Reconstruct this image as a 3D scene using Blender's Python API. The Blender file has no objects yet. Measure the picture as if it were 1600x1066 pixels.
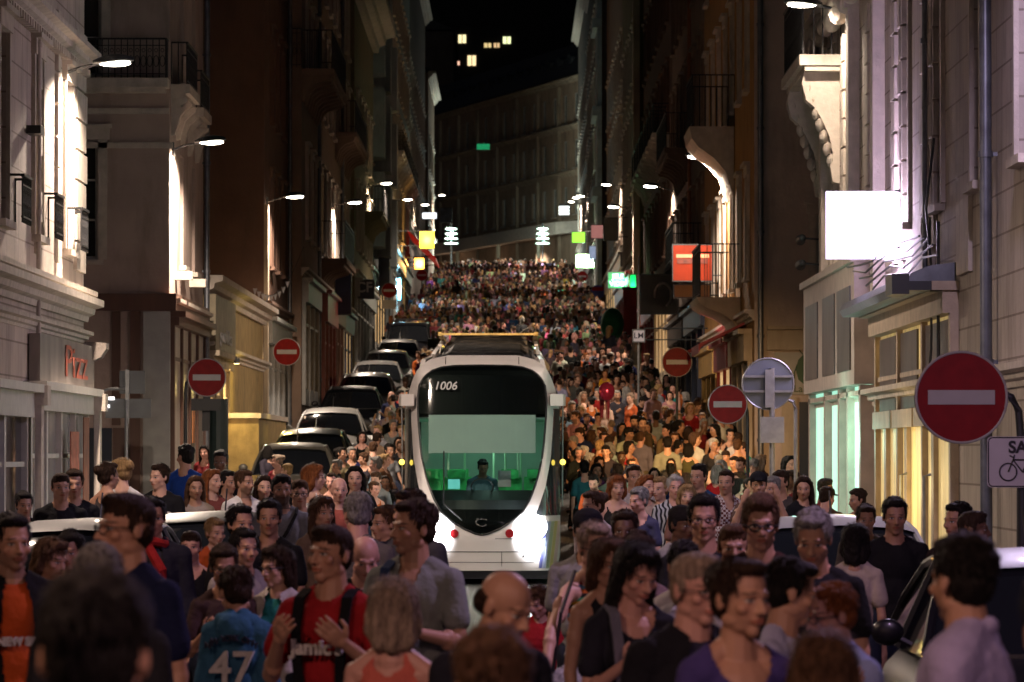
import bpy, bmesh, math, random
import numpy as np
from mathutils import Vector, Matrix, noise
R = math.radians
random.seed(7); rng = np.random.default_rng(7)
C = bpy.context.scene.collection
SC = bpy.context.scene

# ------------------------------------------------------------------ camera, world, exposure
F = 7500.0                       # focal length in pixels of the 1600 px wide photograph
CAMZ, HOR = 2.0, 710.0           # eye height in metres, image row of the horizon
cd = bpy.data.cameras.new('camera'); cam = bpy.data.objects.new('camera', cd); C.objects.link(cam)
cd.sensor_width = 36; cd.lens = F / 1600 * 36; cd.clip_start = 0.5; cd.clip_end = 3000
cam.location = (0, 0, CAMZ); cam.rotation_euler = (R(90) + math.atan((HOR - 533) / F), 0, 0)
cd.dof.use_dof = True; cd.dof.focus_distance = 50; cd.dof.aperture_fstop = 7.6; cd.dof.aperture_blades = 8
SC.camera = cam
W = bpy.data.worlds.new('World'); SC.world = W; W.use_nodes = True
wn = W.node_tree.nodes; bg = wn['Background']
sky = wn.new('ShaderNodeTexSky'); sky.sky_type = 'NISHITA'; sky.sun_disc = False
sky.sun_elevation = R(-4); sky.sun_rotation = R(200)
W.node_tree.links.new(sky.outputs[0], bg.inputs[0]); bg.inputs[1].default_value = 0.12
SC.view_settings.view_transform = 'Standard'; SC.view_settings.look = 'None'
SC.view_settings.exposure = 1.5; SC.view_settings.gamma = 1
SC.render.engine = 'CYCLES'
SC.cycles.use_denoising = True
SC.cycles.max_bounces = 5; SC.cycles.diffuse_bounces = 3; SC.cycles.glossy_bounces = 2
SC.cycles.transmission_bounces = 4; SC.cycles.transparent_max_bounces = 8
SC.cycles.sample_clamp_indirect = 3; SC.cycles.caustics_reflective = False; SC.cycles.caustics_refractive = False

# ------------------------------------------------------------------ street profile
GD = [0, 74, 82, 92, 104, 120, 150, 180, 203, 230, 258, 288, 310, 330, 350, 380, 700]
GZ = [0, 0, .22, .66, 1.2, 1.95, 3.45, 4.95, 6.2, 7.7, 9.25, 11.0, 12.3, 13.55, 14.45, 14.75, 15.2]
def gz(d): return float(np.interp(d, GD, GZ))
def at(px, py, d): return Vector(((px - 800) * d / F, d, CAMZ + (HOR - py) * d / F))
XL, XR = -6.0, 4.9               # street fronts

# ------------------------------------------------------------------ helpers
def tag(o, label=None, cat=None, group=None, kind=None):
    if label: o['label'] = label
    if cat: o['category'] = cat
    if group: o['group'] = group
    if kind: o['kind'] = kind
    return o
def empty(name, loc=(0, 0, 0), rz=0, label=None, cat=None, group=None):
    o = bpy.data.objects.new(name, None); C.objects.link(o); o.location = loc; o.rotation_euler = (0, 0, rz)
    o.empty_display_size = .2
    return tag(o, label, cat, group)
def link(name, me, parent=None, mats=(), loc=None):
    o = bpy.data.objects.new(name, me); C.objects.link(o)
    for m in mats: me.materials.append(m)
    if parent: o.parent = parent
    if loc is not None: o.location = loc
    return o

class MB:
    """collects boxes, tubes, lofts; build() links them as ONE mesh"""
    def __init__(s): s.v = []; s.f = []; s.m = []; s.mi = 0
    def add(s, vs, fs):
        b = len(s.v); s.v += [tuple(v) for v in vs]
        for f in fs: s.f.append([b + i for i in f]); s.m.append(s.mi)
    def box(s, x0, x1, y0, y1, z0, z1, fr=None):
        p = [(x, y, z) for x in (x0, x1) for y in (y0, y1) for z in (z0, z1)]
        if fr: p = [fr(*q) for q in p]
        s.add(p, [(0, 1, 3, 2), (4, 6, 7, 5), (0, 4, 5, 1), (2, 3, 7, 6), (0, 2, 6, 4), (1, 5, 7, 3)]); return s
    def quad(s, a, b, c, d): s.add([a, b, c, d], [(0, 1, 2, 3)]); return s
    def tube(s, pts, r, n=8, cap=True):
        pts = [Vector(p) for p in pts]; k = len(pts); rs = r if isinstance(r, (list, tuple)) else [r] * k
        b = len(s.v)
        for i, p in enumerate(pts):
            d = (pts[min(i + 1, k - 1)] - pts[max(i - 1, 0)]).normalized()
            a = d.cross(Vector((0, 0, 1)) if abs(d.z) < .95 else Vector((0, 1, 0))).normalized(); c = d.cross(a)
            for j in range(n):
                t = 2 * math.pi * j / n; s.v.append(tuple(p + (a * math.cos(t) + c * math.sin(t)) * rs[i]))
        for i in range(k - 1):
            for j in range(n):
                s.f.append([b + i * n + j, b + i * n + (j + 1) % n, b + (i + 1) * n + (j + 1) % n, b + (i + 1) * n + j]); s.m.append(s.mi)
        if cap:
            s.f.append([b + j for j in range(n)]); s.f.append([b + (k - 1) * n + j for j in range(n)]); s.m += [s.mi] * 2
        return s
    def disc(s, c, r, nrm, th, n=40):
        c = Vector(c); nrm = Vector(nrm).normalized(); s.tube([c - nrm * th / 2, c + nrm * th / 2], r, n); return s
    def ell(s, c, r, rot=None, n=14, m=10):
        b = len(s.v); c = Vector(c)
        def q(x, y, z):
            p = Vector((x * r[0], y * r[1], z * r[2]))
            return tuple(c + (rot @ p if rot else p))
        s.v.append(q(0, 0, 1))
        for i in range(1, m):
            a = math.pi * i / m
            for j in range(n):
                t = 2 * math.pi * j / n; s.v.append(q(math.sin(a) * math.cos(t), math.sin(a) * math.sin(t), math.cos(a)))
        s.v.append(q(0, 0, -1)); e = len(s.v) - 1
        for j in range(n):
            k = (j + 1) % n
            s.f.append([b, b + 1 + j, b + 1 + k]); s.f.append([e, b + 1 + (m - 2) * n + k, b + 1 + (m - 2) * n + j]); s.m += [s.mi] * 2
            for i in range(m - 2):
                s.f.append([b + 1 + i * n + j, b + 1 + (i + 1) * n + j, b + 1 + (i + 1) * n + k, b + 1 + i * n + k]); s.m.append(s.mi)
        return s
    def cap(s, p1, r1, p2, r2, n=12):
        p1, p2 = Vector(p1), Vector(p2); d = (p2 - p1).normalized(); pts = []; rs = []
        for a in (80, 55, 28): pts.append(p1 - d * r1 * math.sin(R(a))); rs.append(r1 * math.cos(R(a)))
        pts += [p1, p2]; rs += [r1, r2]
        for a in (28, 55, 80): pts.append(p2 + d * r2 * math.sin(R(a))); rs.append(r2 * math.cos(R(a)))
        return s.tube(pts, rs, n)
    def loft(s, rings, closed=True, caps=True):
        n = len(rings[0]); b = len(s.v)
        for r_ in rings: s.v += [tuple(p) for p in r_]
        for i in range(len(rings) - 1):
            for j in range(n if closed else n - 1):
                s.f.append([b + i * n + j, b + i * n + (j + 1) % n, b + (i + 1) * n + (j + 1) % n, b + (i + 1) * n + j]); s.m.append(s.mi)
        if caps and closed:
            s.f.append([b + j for j in range(n)]); s.f.append([b + (len(rings) - 1) * n + j for j in range(n)]); s.m += [s.mi] * 2
        return s
    def mesh(s, name, smooth=False, recalc=True):
        me = bpy.data.meshes.new(name); me.from_pydata(s.v, [], s.f)
        if any(s.m): me.polygons.foreach_set('material_index', s.m)
        if recalc:
            bm = bmesh.new(); bm.from_mesh(me); bmesh.ops.recalc_face_normals(bm, faces=bm.faces); bm.to_mesh(me); bm.free()
        if smooth:
            me.polygons.foreach_set('use_smooth', [True] * len(me.polygons))
            if smooth != 'full':
                try: me.set_sharp_from_angle(angle=R(smooth if smooth is not True else 40))
                except Exception: pass
        return me
    def build(s, name, mat, parent=None, smooth=False, recalc=True):
        return link(name, s.mesh(name, smooth, recalc), parent, mat if isinstance(mat, (list, tuple)) else [mat])

# ------------------------------------------------------------------ materials
MATS = {}
def nd(t, k, **kw):
    n = t.nodes.new(k)
    for a, b in kw.items(): setattr(n, a, b)
    return n
def mat(name, col=(.5, .5, .5), rough=.7, metal=0, var=.15, scale=3, bump=0, bscale=40, emit=None, es=1, stretch=None, obj=False, spec=.5, dirt=0, coat=0, attr=None, sheen=0):
    """noise-varied principled material; obj=True takes its base colour from the object's own colour"""
    if name in MATS: return MATS[name]
    m = bpy.data.materials.new(name); m.use_nodes = True; MATS[name] = m; t = m.node_tree; L = t.links.new
    p = t.nodes['Principled BSDF']; p.inputs['Roughness'].default_value = rough; p.inputs['Metallic'].default_value = metal
    p.inputs['Specular IOR Level'].default_value = spec; p.inputs['Coat Weight'].default_value = coat
    p.inputs['Sheen Weight'].default_value = sheen
    tc = nd(t, 'ShaderNodeTexCoord'); mp = nd(t, 'ShaderNodeMapping'); L(tc.outputs['Object'], mp.inputs[0])
    if stretch: mp.inputs['Scale'].default_value = stretch
    if obj: oi = nd(t, 'ShaderNodeObjectInfo'); src = oi.outputs['Color']
    elif attr: oi = nd(t, 'ShaderNodeAttribute', attribute_name=attr); src = oi.outputs['Color']
    else: rgb = nd(t, 'ShaderNodeRGB'); rgb.outputs[0].default_value = (*col, 1); src = rgb.outputs[0]
    if var:
        nz = nd(t, 'ShaderNodeTexNoise'); nz.inputs['Scale'].default_value = scale; nz.inputs['Detail'].default_value = 5; L(mp.outputs[0], nz.inputs[0])
        mr = nd(t, 'ShaderNodeMapRange'); mr.inputs[1].default_value = .3; mr.inputs[2].default_value = .7
        mr.inputs[3].default_value = 1 - var; mr.inputs[4].default_value = 1 + var; L(nz.outputs[0], mr.inputs[0])
        mx = nd(t, 'ShaderNodeVectorMath', operation='SCALE'); L(src, mx.inputs[0]); L(mr.outputs[0], mx.inputs['Scale']); src = mx.outputs[0]
    if dirt:
        n2 = nd(t, 'ShaderNodeTexNoise'); n2.inputs['Scale'].default_value = 1.1; n2.inputs['Detail'].default_value = 8; n2.inputs['Roughness'].default_value = .65
        m2 = nd(t, 'ShaderNodeMapping'); m2.inputs['Scale'].default_value = (1.5, 1.5, .35); L(tc.outputs['Object'], m2.inputs[0]); L(m2.outputs[0], n2.inputs[0])
        r2 = nd(t, 'ShaderNodeMapRange'); r2.inputs[1].default_value = .5; r2.inputs[2].default_value = .72; r2.inputs[3].default_value = 0; r2.inputs[4].default_value = dirt; L(n2.outputs[0], r2.inputs[0])
        mx2 = nd(t, 'ShaderNodeMix', data_type='RGBA'); L(r2.outputs[0], mx2.inputs[0]); L(src, mx2.inputs[6]); mx2.inputs[7].default_value = (.06, .05, .04, 1); src = mx2.outputs[2]
    L(src, p.inputs['Base Color'])
    if bump:
        nb = nd(t, 'ShaderNodeTexNoise'); nb.inputs['Scale'].default_value = bscale; nb.inputs['Detail'].default_value = 4; L(mp.outputs[0], nb.inputs[0])
        b = nd(t, 'ShaderNodeBump'); b.inputs['Strength'].default_value = bump; b.inputs['Distance'].default_value = .02; L(nb.outputs[0], b.inputs['Height']); L(b.outputs[0], p.inputs['Normal'])
    if emit: p.inputs['Emission Color'].default_value = (*emit, 1); p.inputs['Emission Strength'].default_value = es
    return m
def pane(name, tint=(.5, .6, .6), refl=1.0, alpha=.75):
    """window glass: clear tinted transmission with a mirror sheen"""
    m = bpy.data.materials.new(name); m.use_nodes = True; t = m.node_tree; L = t.links.new
    for n in list(t.nodes):
        if n.type != 'OUTPUT_MATERIAL': t.nodes.remove(n)
    out = [n for n in t.nodes if n.type == 'OUTPUT_MATERIAL'][0]
    tr = nd(t, 'ShaderNodeBsdfTransparent'); tr.inputs[0].default_value = (*[c * alpha for c in tint], 1)
    gl = nd(t, 'ShaderNodeBsdfGlossy'); gl.inputs['Roughness'].default_value = .03; gl.inputs[0].default_value = (refl, refl, refl, 1)
    fr = nd(t, 'ShaderNodeFresnel'); fr.inputs[0].default_value = 1.45; mx = nd(t, 'ShaderNodeMixShader')
    L(fr.outputs[0], mx.inputs[0]); L(tr.outputs[0], mx.inputs[1]); L(gl.outputs[0], mx.inputs[2]); L(mx.outputs[0], out.inputs[0]); MATS[name] = m
    return m

def stone(name, col, blocks=False, rough=.88, dirt=.45):
    """lime render or ashlar with joints, stains and grain"""
    m = mat(name, col, rough, var=.12, scale=1.4, bump=.35, bscale=14, dirt=dirt, spec=.25)
    if blocks:
        t = m.node_tree; L = t.links.new; p = t.nodes['Principled BSDF']; src = p.inputs['Base Color'].links[0].from_socket
        tc = nd(t, 'ShaderNodeTexCoord'); sx = nd(t, 'ShaderNodeSeparateXYZ'); L(tc.outputs['Object'], sx.inputs[0])
        ad = nd(t, 'ShaderNodeMath', operation='ADD'); L(sx.outputs[0], ad.inputs[0]); L(sx.outputs[1], ad.inputs[1])
        cb = nd(t, 'ShaderNodeCombineXYZ'); L(ad.outputs[0], cb.inputs[0]); L(sx.outputs[2], cb.inputs[1])
        br = nd(t, 'ShaderNodeTexBrick'); br.inputs['Scale'].default_value = 1; br.inputs['Brick Width'].default_value = .9; br.inputs['Row Height'].default_value = .42
        br.inputs['Mortar Size'].default_value = .012; br.inputs['Color1'].default_value = (1, 1, 1, 1); br.inputs['Color2'].default_value = (.86, .86, .86, 1); br.inputs['Mortar'].default_value = (.45, .42, .4, 1)
        L(cb.outputs[0], br.inputs[0]); mx = nd(t, 'ShaderNodeMix', data_type='RGBA', blend_type='MULTIPLY'); mx.inputs[0].default_value = .9
        L(src, mx.inputs[6]); L(br.outputs[0], mx.inputs[7]); L(mx.outputs[2], p.inputs['Base Color'])
    return m
GLASSD = mat('dark_glass', (.012, .014, .016), .08, var=0, spec=.8)
IRON = mat('wrought_iron', (.015, .015, .017), .5, .3, var=.2)
STONE = stone('light_stone', (.46, .40, .35), True)
TRIM = mat('stone_trim', (.5, .44, .38), .8, var=.15, scale=5, bump=.4, bscale=22, spec=.25, dirt=.3)
FRAME = mat('painted_wood_frame', (.42, .40, .37), .5, var=.15, scale=6, bump=.15)
METAL = mat('galvanised_metal', (.28, .29, .30), .45, .7, var=.2, scale=8)
DKMETAL = mat('dark_painted_metal', (.05, .055, .06), .4, .4, var=.2)
ZINC = mat('zinc_pipe', (.14, .15, .17), .4, .6, var=.25, scale=6)
LENS = mat('lamp_lens', (.9, .9, .9), .3, var=0, emit=(1, .9, .72), es=14)
WHITEP = mat('white_sign_paint', (.42, .41, .43), .4, var=.05, scale=9)
REDP = mat('red_sign_paint', (.23, .008, .010), .5, var=.12, scale=9, spec=.2)
BLACKP = mat('black_paint', (.012, .012, .014), .4, var=.1)
ROOFM = mat('slate_roof', (.05, .052, .06), .6, var=.3, scale=6, bump=.4)

def text(s, size, m, parent, loc, rot=(math.pi / 2, 0, 0), name='lettering', ext=.004, bold=0, shear=0, al='CENTER', sx=1):
    cu = bpy.data.curves.new(name, 'FONT'); cu.body = s; cu.size = size; cu.extrude = ext; cu.align_x = al; cu.align_y = 'CENTER'
    cu.offset = bold; cu.shear = shear
    o = bpy.data.objects.new(name, cu); C.objects.link(o); me = bpy.data.meshes.new_from_object(o); bpy.data.objects.remove(o)
    o = link(name, me, parent, [m]); o.location = loc; o.rotation_euler = rot; o.scale = (sx, 1, 1)
    return o
def spot(parent, loc, watts, col=(1, .82, .6), cone=150, blend=.5, rad=.12, rot=(0, 0, 0)):
    l = bpy.data.lights.new('lamp_light', 'SPOT'); l.energy = watts; l.color = col; l.spot_size = R(cone); l.spot_blend = blend; l.shadow_soft_size = rad
    o = bpy.data.objects.new('lamp_light', l); C.objects.link(o); o.location = loc; o.rotation_euler = rot
    if parent: o.parent = parent
    return o
def point(parent, loc, watts, col, rad=.1):
    l = bpy.data.lights.new('lamp_light', 'POINT'); l.energy = watts; l.color = col; l.shadow_soft_size = rad
    o = bpy.data.objects.new('lamp_light', l); C.objects.link(o); o.location = loc
    if parent: o.parent = parent
    return o
# ------------------------------------------------------------------ ground, road, pavements
def strip(name, xs, zo, m, d0=-40, d1=700, step=4):
    mb = MB(); ds = list(np.arange(d0, 400, step)) + [400, 450, 550, d1]; n = len(xs)
    mb.v = [(x, d, gz(d) + z) for d in ds for x, z in zip(xs, zo)]
    for i in range(len(ds) - 1):
        for j in range(n - 1): mb.f.append([i * n + j, i * n + j + 1, (i + 1) * n + j + 1, (i + 1) * n + j]); mb.m.append(0)
    o = mb.build(name, m); tag(o, kind='structure'); return o
cob = mat('cobbled_road', (.09, .085, .08), .42, var=.25, scale=2, bump=.1)
t = cob.node_tree; Lk = t.links.new; pp = t.nodes['Principled BSDF']
vo = nd(t, 'ShaderNodeTexBrick'); vo.inputs['Scale'].default_value = 1; vo.inputs['Brick Width'].default_value = .22; vo.inputs['Row Height'].default_value = .12; vo.inputs['Mortar Size'].default_value = .012
vo.inputs['Color1'].default_value = (1, 1, 1, 1); vo.inputs['Color2'].default_value = (.8, .8, .8, 1); vo.inputs['Mortar'].default_value = (.0, .0, .0, 1); vo.inputs['Mortar Smooth'].default_value = .6
tco = nd(t, 'ShaderNodeTexCoord'); Lk(tco.outputs['Object'], vo.inputs[0]); bb = nd(t, 'ShaderNodeBump'); bb.inputs['Strength'].default_value = .8; bb.inputs['Distance'].default_value = .02
Lk(vo.outputs[0], bb.inputs['Height']); Lk(bb.outputs[0], pp.inputs['Normal'])
PAVE = mat('pavement_slabs', (.2, .19, .18), .7, var=.2, scale=1.5, bump=.3)
strip('ground', [-900, -60, -20, 20, 60, 900], [-.05] * 6, mat('far_ground', (.05, .05, .05), .9))
strip('road', [-4.95, 4.0], [-.004] * 2, cob)
strip('pavement_left', [-30, -5.05, -4.95, -4.95], [.12, .12, .12, -.02], PAVE)
strip('pavement_right', [4.0, 4.0, 4.1, 30], [-.02, .12, .12, .12], PAVE)
RAIL = mat('rail_steel', (.3, .29, .28), .25, .9, var=.2)
for rx in (-1.17, .26):
    mb = MB()
    for k in range(100):
        d = 4 + k * 3.5; mb.loft([[(rx + .035 * a, q, gz(q) + .003 + .012 * b) for a, b in ((-1, 0), (-1, 1), (1, 1), (1, 0))] for q in (d, d + 3.5)], caps=False)
    tag(mb.build('tram_rail', RAIL), kind='structure')

# ------------------------------------------------------------------ buildings
class Fr:
    """a vertical face: u along it, w up, n outwards"""
    def __init__(s, o, u, n): s.o = Vector(o); s.u = Vector(u); s.n = Vector(n)
    def __call__(s, u, w, n): return tuple(s.o + s.u * u + s.n * n + Vector((0, 0, w)))
def B(mb, fr, u0, u1, w0, w1, n0, n1): mb.box(u0, u1, w0, w1, n0, n1, fr=fr); return mb
def face_wall(mb, fr, u0, u1, w0, w1, holes, depth=.22):
    us = sorted({u0, u1, *[h[0] for h in holes], *[h[1] for h in holes]}); ws = sorted({w0, w1, *[h[2] for h in holes], *[h[3] for h in holes]})
    us = [u for u in us if u0 <= u <= u1]; ws = [w for w in ws if w0 <= w <= w1]
    for a, b in zip(us, us[1:]):
        for c, d in zip(ws, ws[1:]):
            mu, mw = (a + b) / 2, (c + d) / 2
            if any(h[0] < mu < h[1] and h[2] < mw < h[3] for h in holes): continue
            mb.quad(fr(a, c, 0), fr(b, c, 0), fr(b, d, 0), fr(a, d, 0))
    for h in holes:
        a, b, c, d = h[:4]
        mb.quad(fr(a, c, 0), fr(a, d, 0), fr(a, d, -depth), fr(a, c, -depth)); mb.quad(fr(b, c, 0), fr(b, d, 0), fr(b, d, -depth), fr(b, c, -depth))
        mb.quad(fr(a, c, 0), fr(b, c, 0), fr(b, c, -depth), fr(a, c, -depth)); mb.quad(fr(a, d, 0), fr(b, d, 0), fr(b, d, -depth), fr(a, d, -depth))
def window(par, fr, a, b, c, d, surround=True, shutters=False, lit=None, frame=None, name='window', sur=None, trans=2, curtain=False):
    f = MB(); n0 = -.2; w = .06
    for q in ((a, a + w, c, d), (b - w, b, c, d), (a + w, b - w, c, c + w), (a + w, b - w, d - w, d)): B(f, fr, *q, n0, n0 + .08)
    if b - a > .7: B(f, fr, (a + b) / 2 - .035, (a + b) / 2 + .035, c + w, d - w, n0, n0 + .075)
    for k in range(1, trans + 1):
        z = c + (d - c) * k / (trans + 1); B(f, fr, a + w, b - w, z - .018, z + .018, n0 + .01, n0 + .06)
    o = f.build(name, frame or FRAME, par)
    p = MB(); B(p, fr, a + .002, b - .002, c + .002, d - .002, n0 - .05, n0 - .02); p.build('pane', lit or GLASSD, o)
    if curtain:
        p = MB(); k = 14
        for side in (0, 1):
            u0 = a + .08 if side == 0 else b - .08 - (b - a) * .3
            pts = [(u0 + (b - a) * .3 * i / k, n0 - .015 + .012 * math.sin(i * 1.9)) for i in range(k + 1)]
            for q, r in zip(pts, pts[1:]): p.quad(fr(q[0], c + .08, q[1]), fr(r[0], c + .08, r[1]), fr(r[0], d - .08, r[1]), fr(q[0], d - .08, q[1]))
        p.build('curtain', FRAME, o, recalc=False)
    if surround:
        s = MB(); e = .16
        B(s, fr, a - e, a - .003, c, d, -.05, .05); B(s, fr, b + .003, b + e, c, d, -.05, .05); B(s, fr, a - e - .04, b + e + .04, d + .003, d + .2, -.05, .07); B(s, fr, a - e - .08, b + e + .08, d + .2, d + .27, -.05, .14)
        s.build('window_surround', sur or TRIM, o)
    s = MB(); B(s, fr, a - .1, b + .1, c - .09, c - .003, -.18, .12); s.build('sill', sur or TRIM, o)
    if shutters:
        for sg, x0 in ((-1, a - .05 - (b - a) / 2), (1, b + .05)):
            s = MB(); x1 = x0 + (b - a) / 2; B(s, fr, x0, x1, c, d, .055, .08)
            for k in range(int((d - c) / .09)): B(s, fr, x0 + .05, x1 - .05, c + .04 + k * .09, c + .09 + k * .09, .08, .092)
            s.build('shutter', frame or FRAME, o)
    return o
def railing(par, fr, u0, u1, w0, h, n1, name='railing', ends=True, n0=.0, orn=True, m=None):
    s = MB(); t = .018
    B(s, fr, u0, u1, w0 + h - .03, w0 + h, n1 - .03, n1 + .02); B(s, fr, u0, u1, w0 + .06, w0 + .08, n1 - .02, n1 + .01); B(s, fr, u0, u1, w0 + h - .14, w0 + h - .125, n1 - .015, n1 + .005)
    k = max(2, int((u1 - u0) / .11))
    for i in range(k + 1):
        u = u0 + (u1 - u0) * i / k; B(s, fr, u - t / 2, u + t / 2, w0, w0 + h - .031, n1 - .014, n1 + .004)
        if orn and i < k:
            uc = u + (u1 - u0) / k / 2
            s.tube([fr(uc + .045 * math.cos(a), w0 + h * .42 + .1 * math.sin(a), n1 - .005) for a in np.linspace(0, 2 * math.pi, 9)], .007, 4, cap=False)
            s.tube([fr(uc + .03 * math.cos(a), w0 + h * .42 + .19 + .035 * math.sin(a), n1 - .005) for a in np.linspace(0, 2 * math.pi, 7)], .006, 4, cap=False)
    if ends:
        for u in (u0, u1):
            B(s, fr, u - .02, u + .02, w0 + h - .029, w0 + h - .001, n0, n1 - .031); q = max(1, int((n1 - n0) / .12))
            for i in range(q): nn = n0 + (n1 - n0 - .04) * i / q; B(s, fr, u - t / 2, u + t / 2, w0, w0 + h - .03, nn, nn + t)
    return s.build(name, m or IRON, par)
def balcony(par, fr, u0, u1, w0, dep=.8, h=1.0, consoles=True, orn=True, m=None):
    s = MB(); B(s, fr, u0, u1, w0 - .16, w0, -.02, dep); B(s, fr, u0 + .06, u1 - .06, w0 - .24, w0 - .161, -.02, dep - .08)
    o = s.build('balcony', m or TRIM, par)
    if consoles:
        k = max(2, int((u1 - u0) / 1.3) + 1)
        for i in range(k):
            u = u0 + .2 + (u1 - u0 - .4) * i / (k - 1)
            prof = [(0, -.9), (.07, -.88), (.12, -.7), (.16, -.55), (.3, -.42), (.5 * dep, -.38), (dep * .85, -.3), (dep * .85, -.241), (0, -.241)]
            s = MB(); s.loft([[fr(uu, w0 + z, n) for n, z in prof] for uu in (u - .11, u + .11)]); s.build('console', m or TRIM, o)
    railing(o, fr, u0 + .04, u1 - .04, w0, h, dep - .05, orn=orn)
    return o
def cornice(par, fr, u0, u1, w, size=.35, name='cornice', m=None, dentil=False):
    s = MB(); prof = [(0, 0), (.25, 0), (.3, .25), (.55, .35), (.6, .6), (1, .7), (1, 1), (0, 1)]
    s.loft([[fr(u, w + z * size, -.02 + n * size) for n, z in prof] for u in (u0, u1)])
    if dentil:
        for i in range(int((u1 - u0) / .3)): B(s, fr, u0 + i * .3, u0 + i * .3 + .14, w - .1, w - .002, 0, .12)
    return s.build(name, m or TRIM, par)
def pipe(par, fr, u, w0, w1, n=.09, r=.055, m=None):
    s = MB(); s.tube([fr(u, w0, n), fr(u, w1, n)], r, 12)
    for w in np.arange(w0 + .8, w1, 2.1): s.tube([fr(u, w, n), fr(u, w + .06, n)], r + .018, 12); B(s, fr, u - .02, u + .02, w + .01, w + .05, -.01, n)
    return s.build('drainpipe', m or ZINC, par, smooth=True)
def quoins(par, fr, u0, u1, w0, w1, m=None, hgt=.42):
    s = MB(); z = w0; i = 0
    while z + hgt < w1:
        B(s, fr, u0, u1 if i % 2 else u1 - .18, z + .02, z + hgt - .02, -.02, .05); z += hgt; i += 1
    return s.build('quoin', m or TRIM, par)

def house(label, side, d0, d1, top, m, x=None, cat='building', floors=None, spacing=2.6, ww=1.0, shop=3.4, off=1.0, gable_holes=(), shutters=False, bal=(), surround=True, group=None, fm=None, sur=None, base=None, lit=(), roof=True, skip=(), cor=.4, holes_extra=()):
    """a street-front house: volume, wall with real openings, windows, cornices, roof"""
    s = -1 if side == 'L' else 1; X = x if x is not None else (XL if side == 'L' else XR)
    g = gz((d0 + d1) / 2) if base is None else base
    b = empty('building', (X, d0, g), 0, label, cat, group)
    fr = Fr((0, 0, 0), (0, 1, 0), (-s, 0, 0)); T = top - g; U = d1 - d0
    wins = []; k = max(1, int((U - off) / spacing)); fl = floors or [(z, z + 2.0) for z in np.arange(shop + 1.0, T - 2.4, 3.1)]
    for fi, (z0, z1) in enumerate(fl):
        for i in range(k):
            u = off + i * spacing + (U - off - k * spacing) / 2 + spacing / 2 - .5
            if (fi, i) in skip: continue
            wins.append((u - ww / 2, u + ww / 2, z0, z1, fi, i))
    w = MB(); face_wall(w, fr, 0, U, -2.5, T, [h[:4] for h in wins] + list(holes_extra))
    dep = 9 * s; gf = Fr((0, 0, 0), (s, 0, 0), (0, -1, 0))
    face_wall(w, gf, 0, 9, -2.5, T, gable_holes)
    w.quad((dep, 0, -2.5), (dep, U, -2.5), (dep, U, T), (dep, 0, T)); w.quad((0, U, -2.5), (dep, U, -2.5), (dep, U, T), (0, U, T)); w.quad((0, 0, T), (dep, 0, T), (dep, U, T), (0, U, T))
    for q in (.26,): w.quad((s * q, 0, -2.5), (s * q, U, -2.5), (s * q, U, T), (s * q, 0, T)); w.quad((0, q, -2.5), (dep, q, -2.5), (dep, q, T), (0, q, T))
    w.build('wall', m, b, recalc=False)
    for h in wins:
        window(b, fr, *h[:4], surround=surround, shutters=shutters, lit=MATS.get('lit_window') if (h[4], h[5]) in lit else None, frame=fm, sur=sur, curtain=(h[4] + h[5]) % 3 == 0)
        if h[4] in bal: balcony(b, fr, h[0] - .35, h[1] + .35, h[2] - .05, .55, .95, orn=False)
    cornice(b, fr, 0, U, T - cor, cor * 1.3, m=sur); cornice(b, fr, 0, U, shop + .05, .22, name='string_course', m=sur)
    if roof:
        r = MB(); r.loft([[(0 - s * .2, u, T + .15), (s * 3.2, u, T + 2.8), (s * 9.1, u, T + .15)] for u in (-.02, U + .02)]); r.build('roof', ROOFM, b)
    return b, fr, gf, U, T, g
def shopfront(par, fr, u0, u1, h, mfr, glass=None, sign=None, n=3, fh=.55, proud=.1, door=True):
    s = MB(); 
    for i in range(n + 1):
        u = u0 + (u1 - u0 - .2) * i / n; B(s, fr, u, u + .2, 0, h - fh, .003, proud)
    B(s, fr, u0, u1, h - fh, h, .003, proud + .08); B(s, fr, u0 - .05, u1 + .05, h, h + .1, .003, proud + .2)
    for i in range(n):
        a = u0 + .2 + (u1 - u0 - .2) * i / n; c = a + (u1 - u0 - .2) / n - .2; B(s, fr, a, c, 0, .45, .003, proud * .7); B(s, fr, a, c, h - fh - .6, h - fh - .54, .003, proud * .7)
    o = s.build('shopfront', mfr, par)
    for i in range(n):
        a = u0 + .2 + (u1 - u0 - .2) * i / n; c = a + (u1 - u0 - .2) / n - .2
        p = MB(); B(p, fr, a + .004, c - .004, .455, h - fh - .003, .003, .03); p.build('shop_window', glass or GLASSD, o)
    return o
mat('lit_window', (.8, .6, .3), .5, var=.5, scale=2, emit=(1, .62, .28), es=.16)
PINK = stone('pale_pink_render', (.50, .42, .37), True); BEIGE = stone('beige_render', (.40, .31, .27)); BRICK = stone('red_brown_render', (.14, .082, .06))
OCHRE = stone('ochre_render', (.34, .18, .06)); BROWN = stone('brown_render', (.23, .16, .12)); CREAM = stone('cream_render', (.46, .38, .28)); GREYB = stone('blue_lit_grey_render', (.27, .31, .33))  # bluish tint of GREYB stands in for cyan light on those fronts
OLIVE = stone('olive_render', (.2, .17, .1)); DARKR = stone('dark_render', (.12, .10, .09)); PLANE = stone('smooth_beige_render', (.50, .41, .36), dirt=.35)
BRWOOD = mat('brown_wood', (.09, .04, .025), .5, var=.25, scale=5, stretch=(1, 1, .15)); GREYP = mat('grey_painted_wood', (.33, .33, .32), .5, var=.12, scale=4)
REDWOOD = mat('red_painted_wood', (.22, .012, .015), .4, var=.2, scale=4); NAVY = mat('navy_paint', (.01, .018, .06), .4, var=.15)
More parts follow.
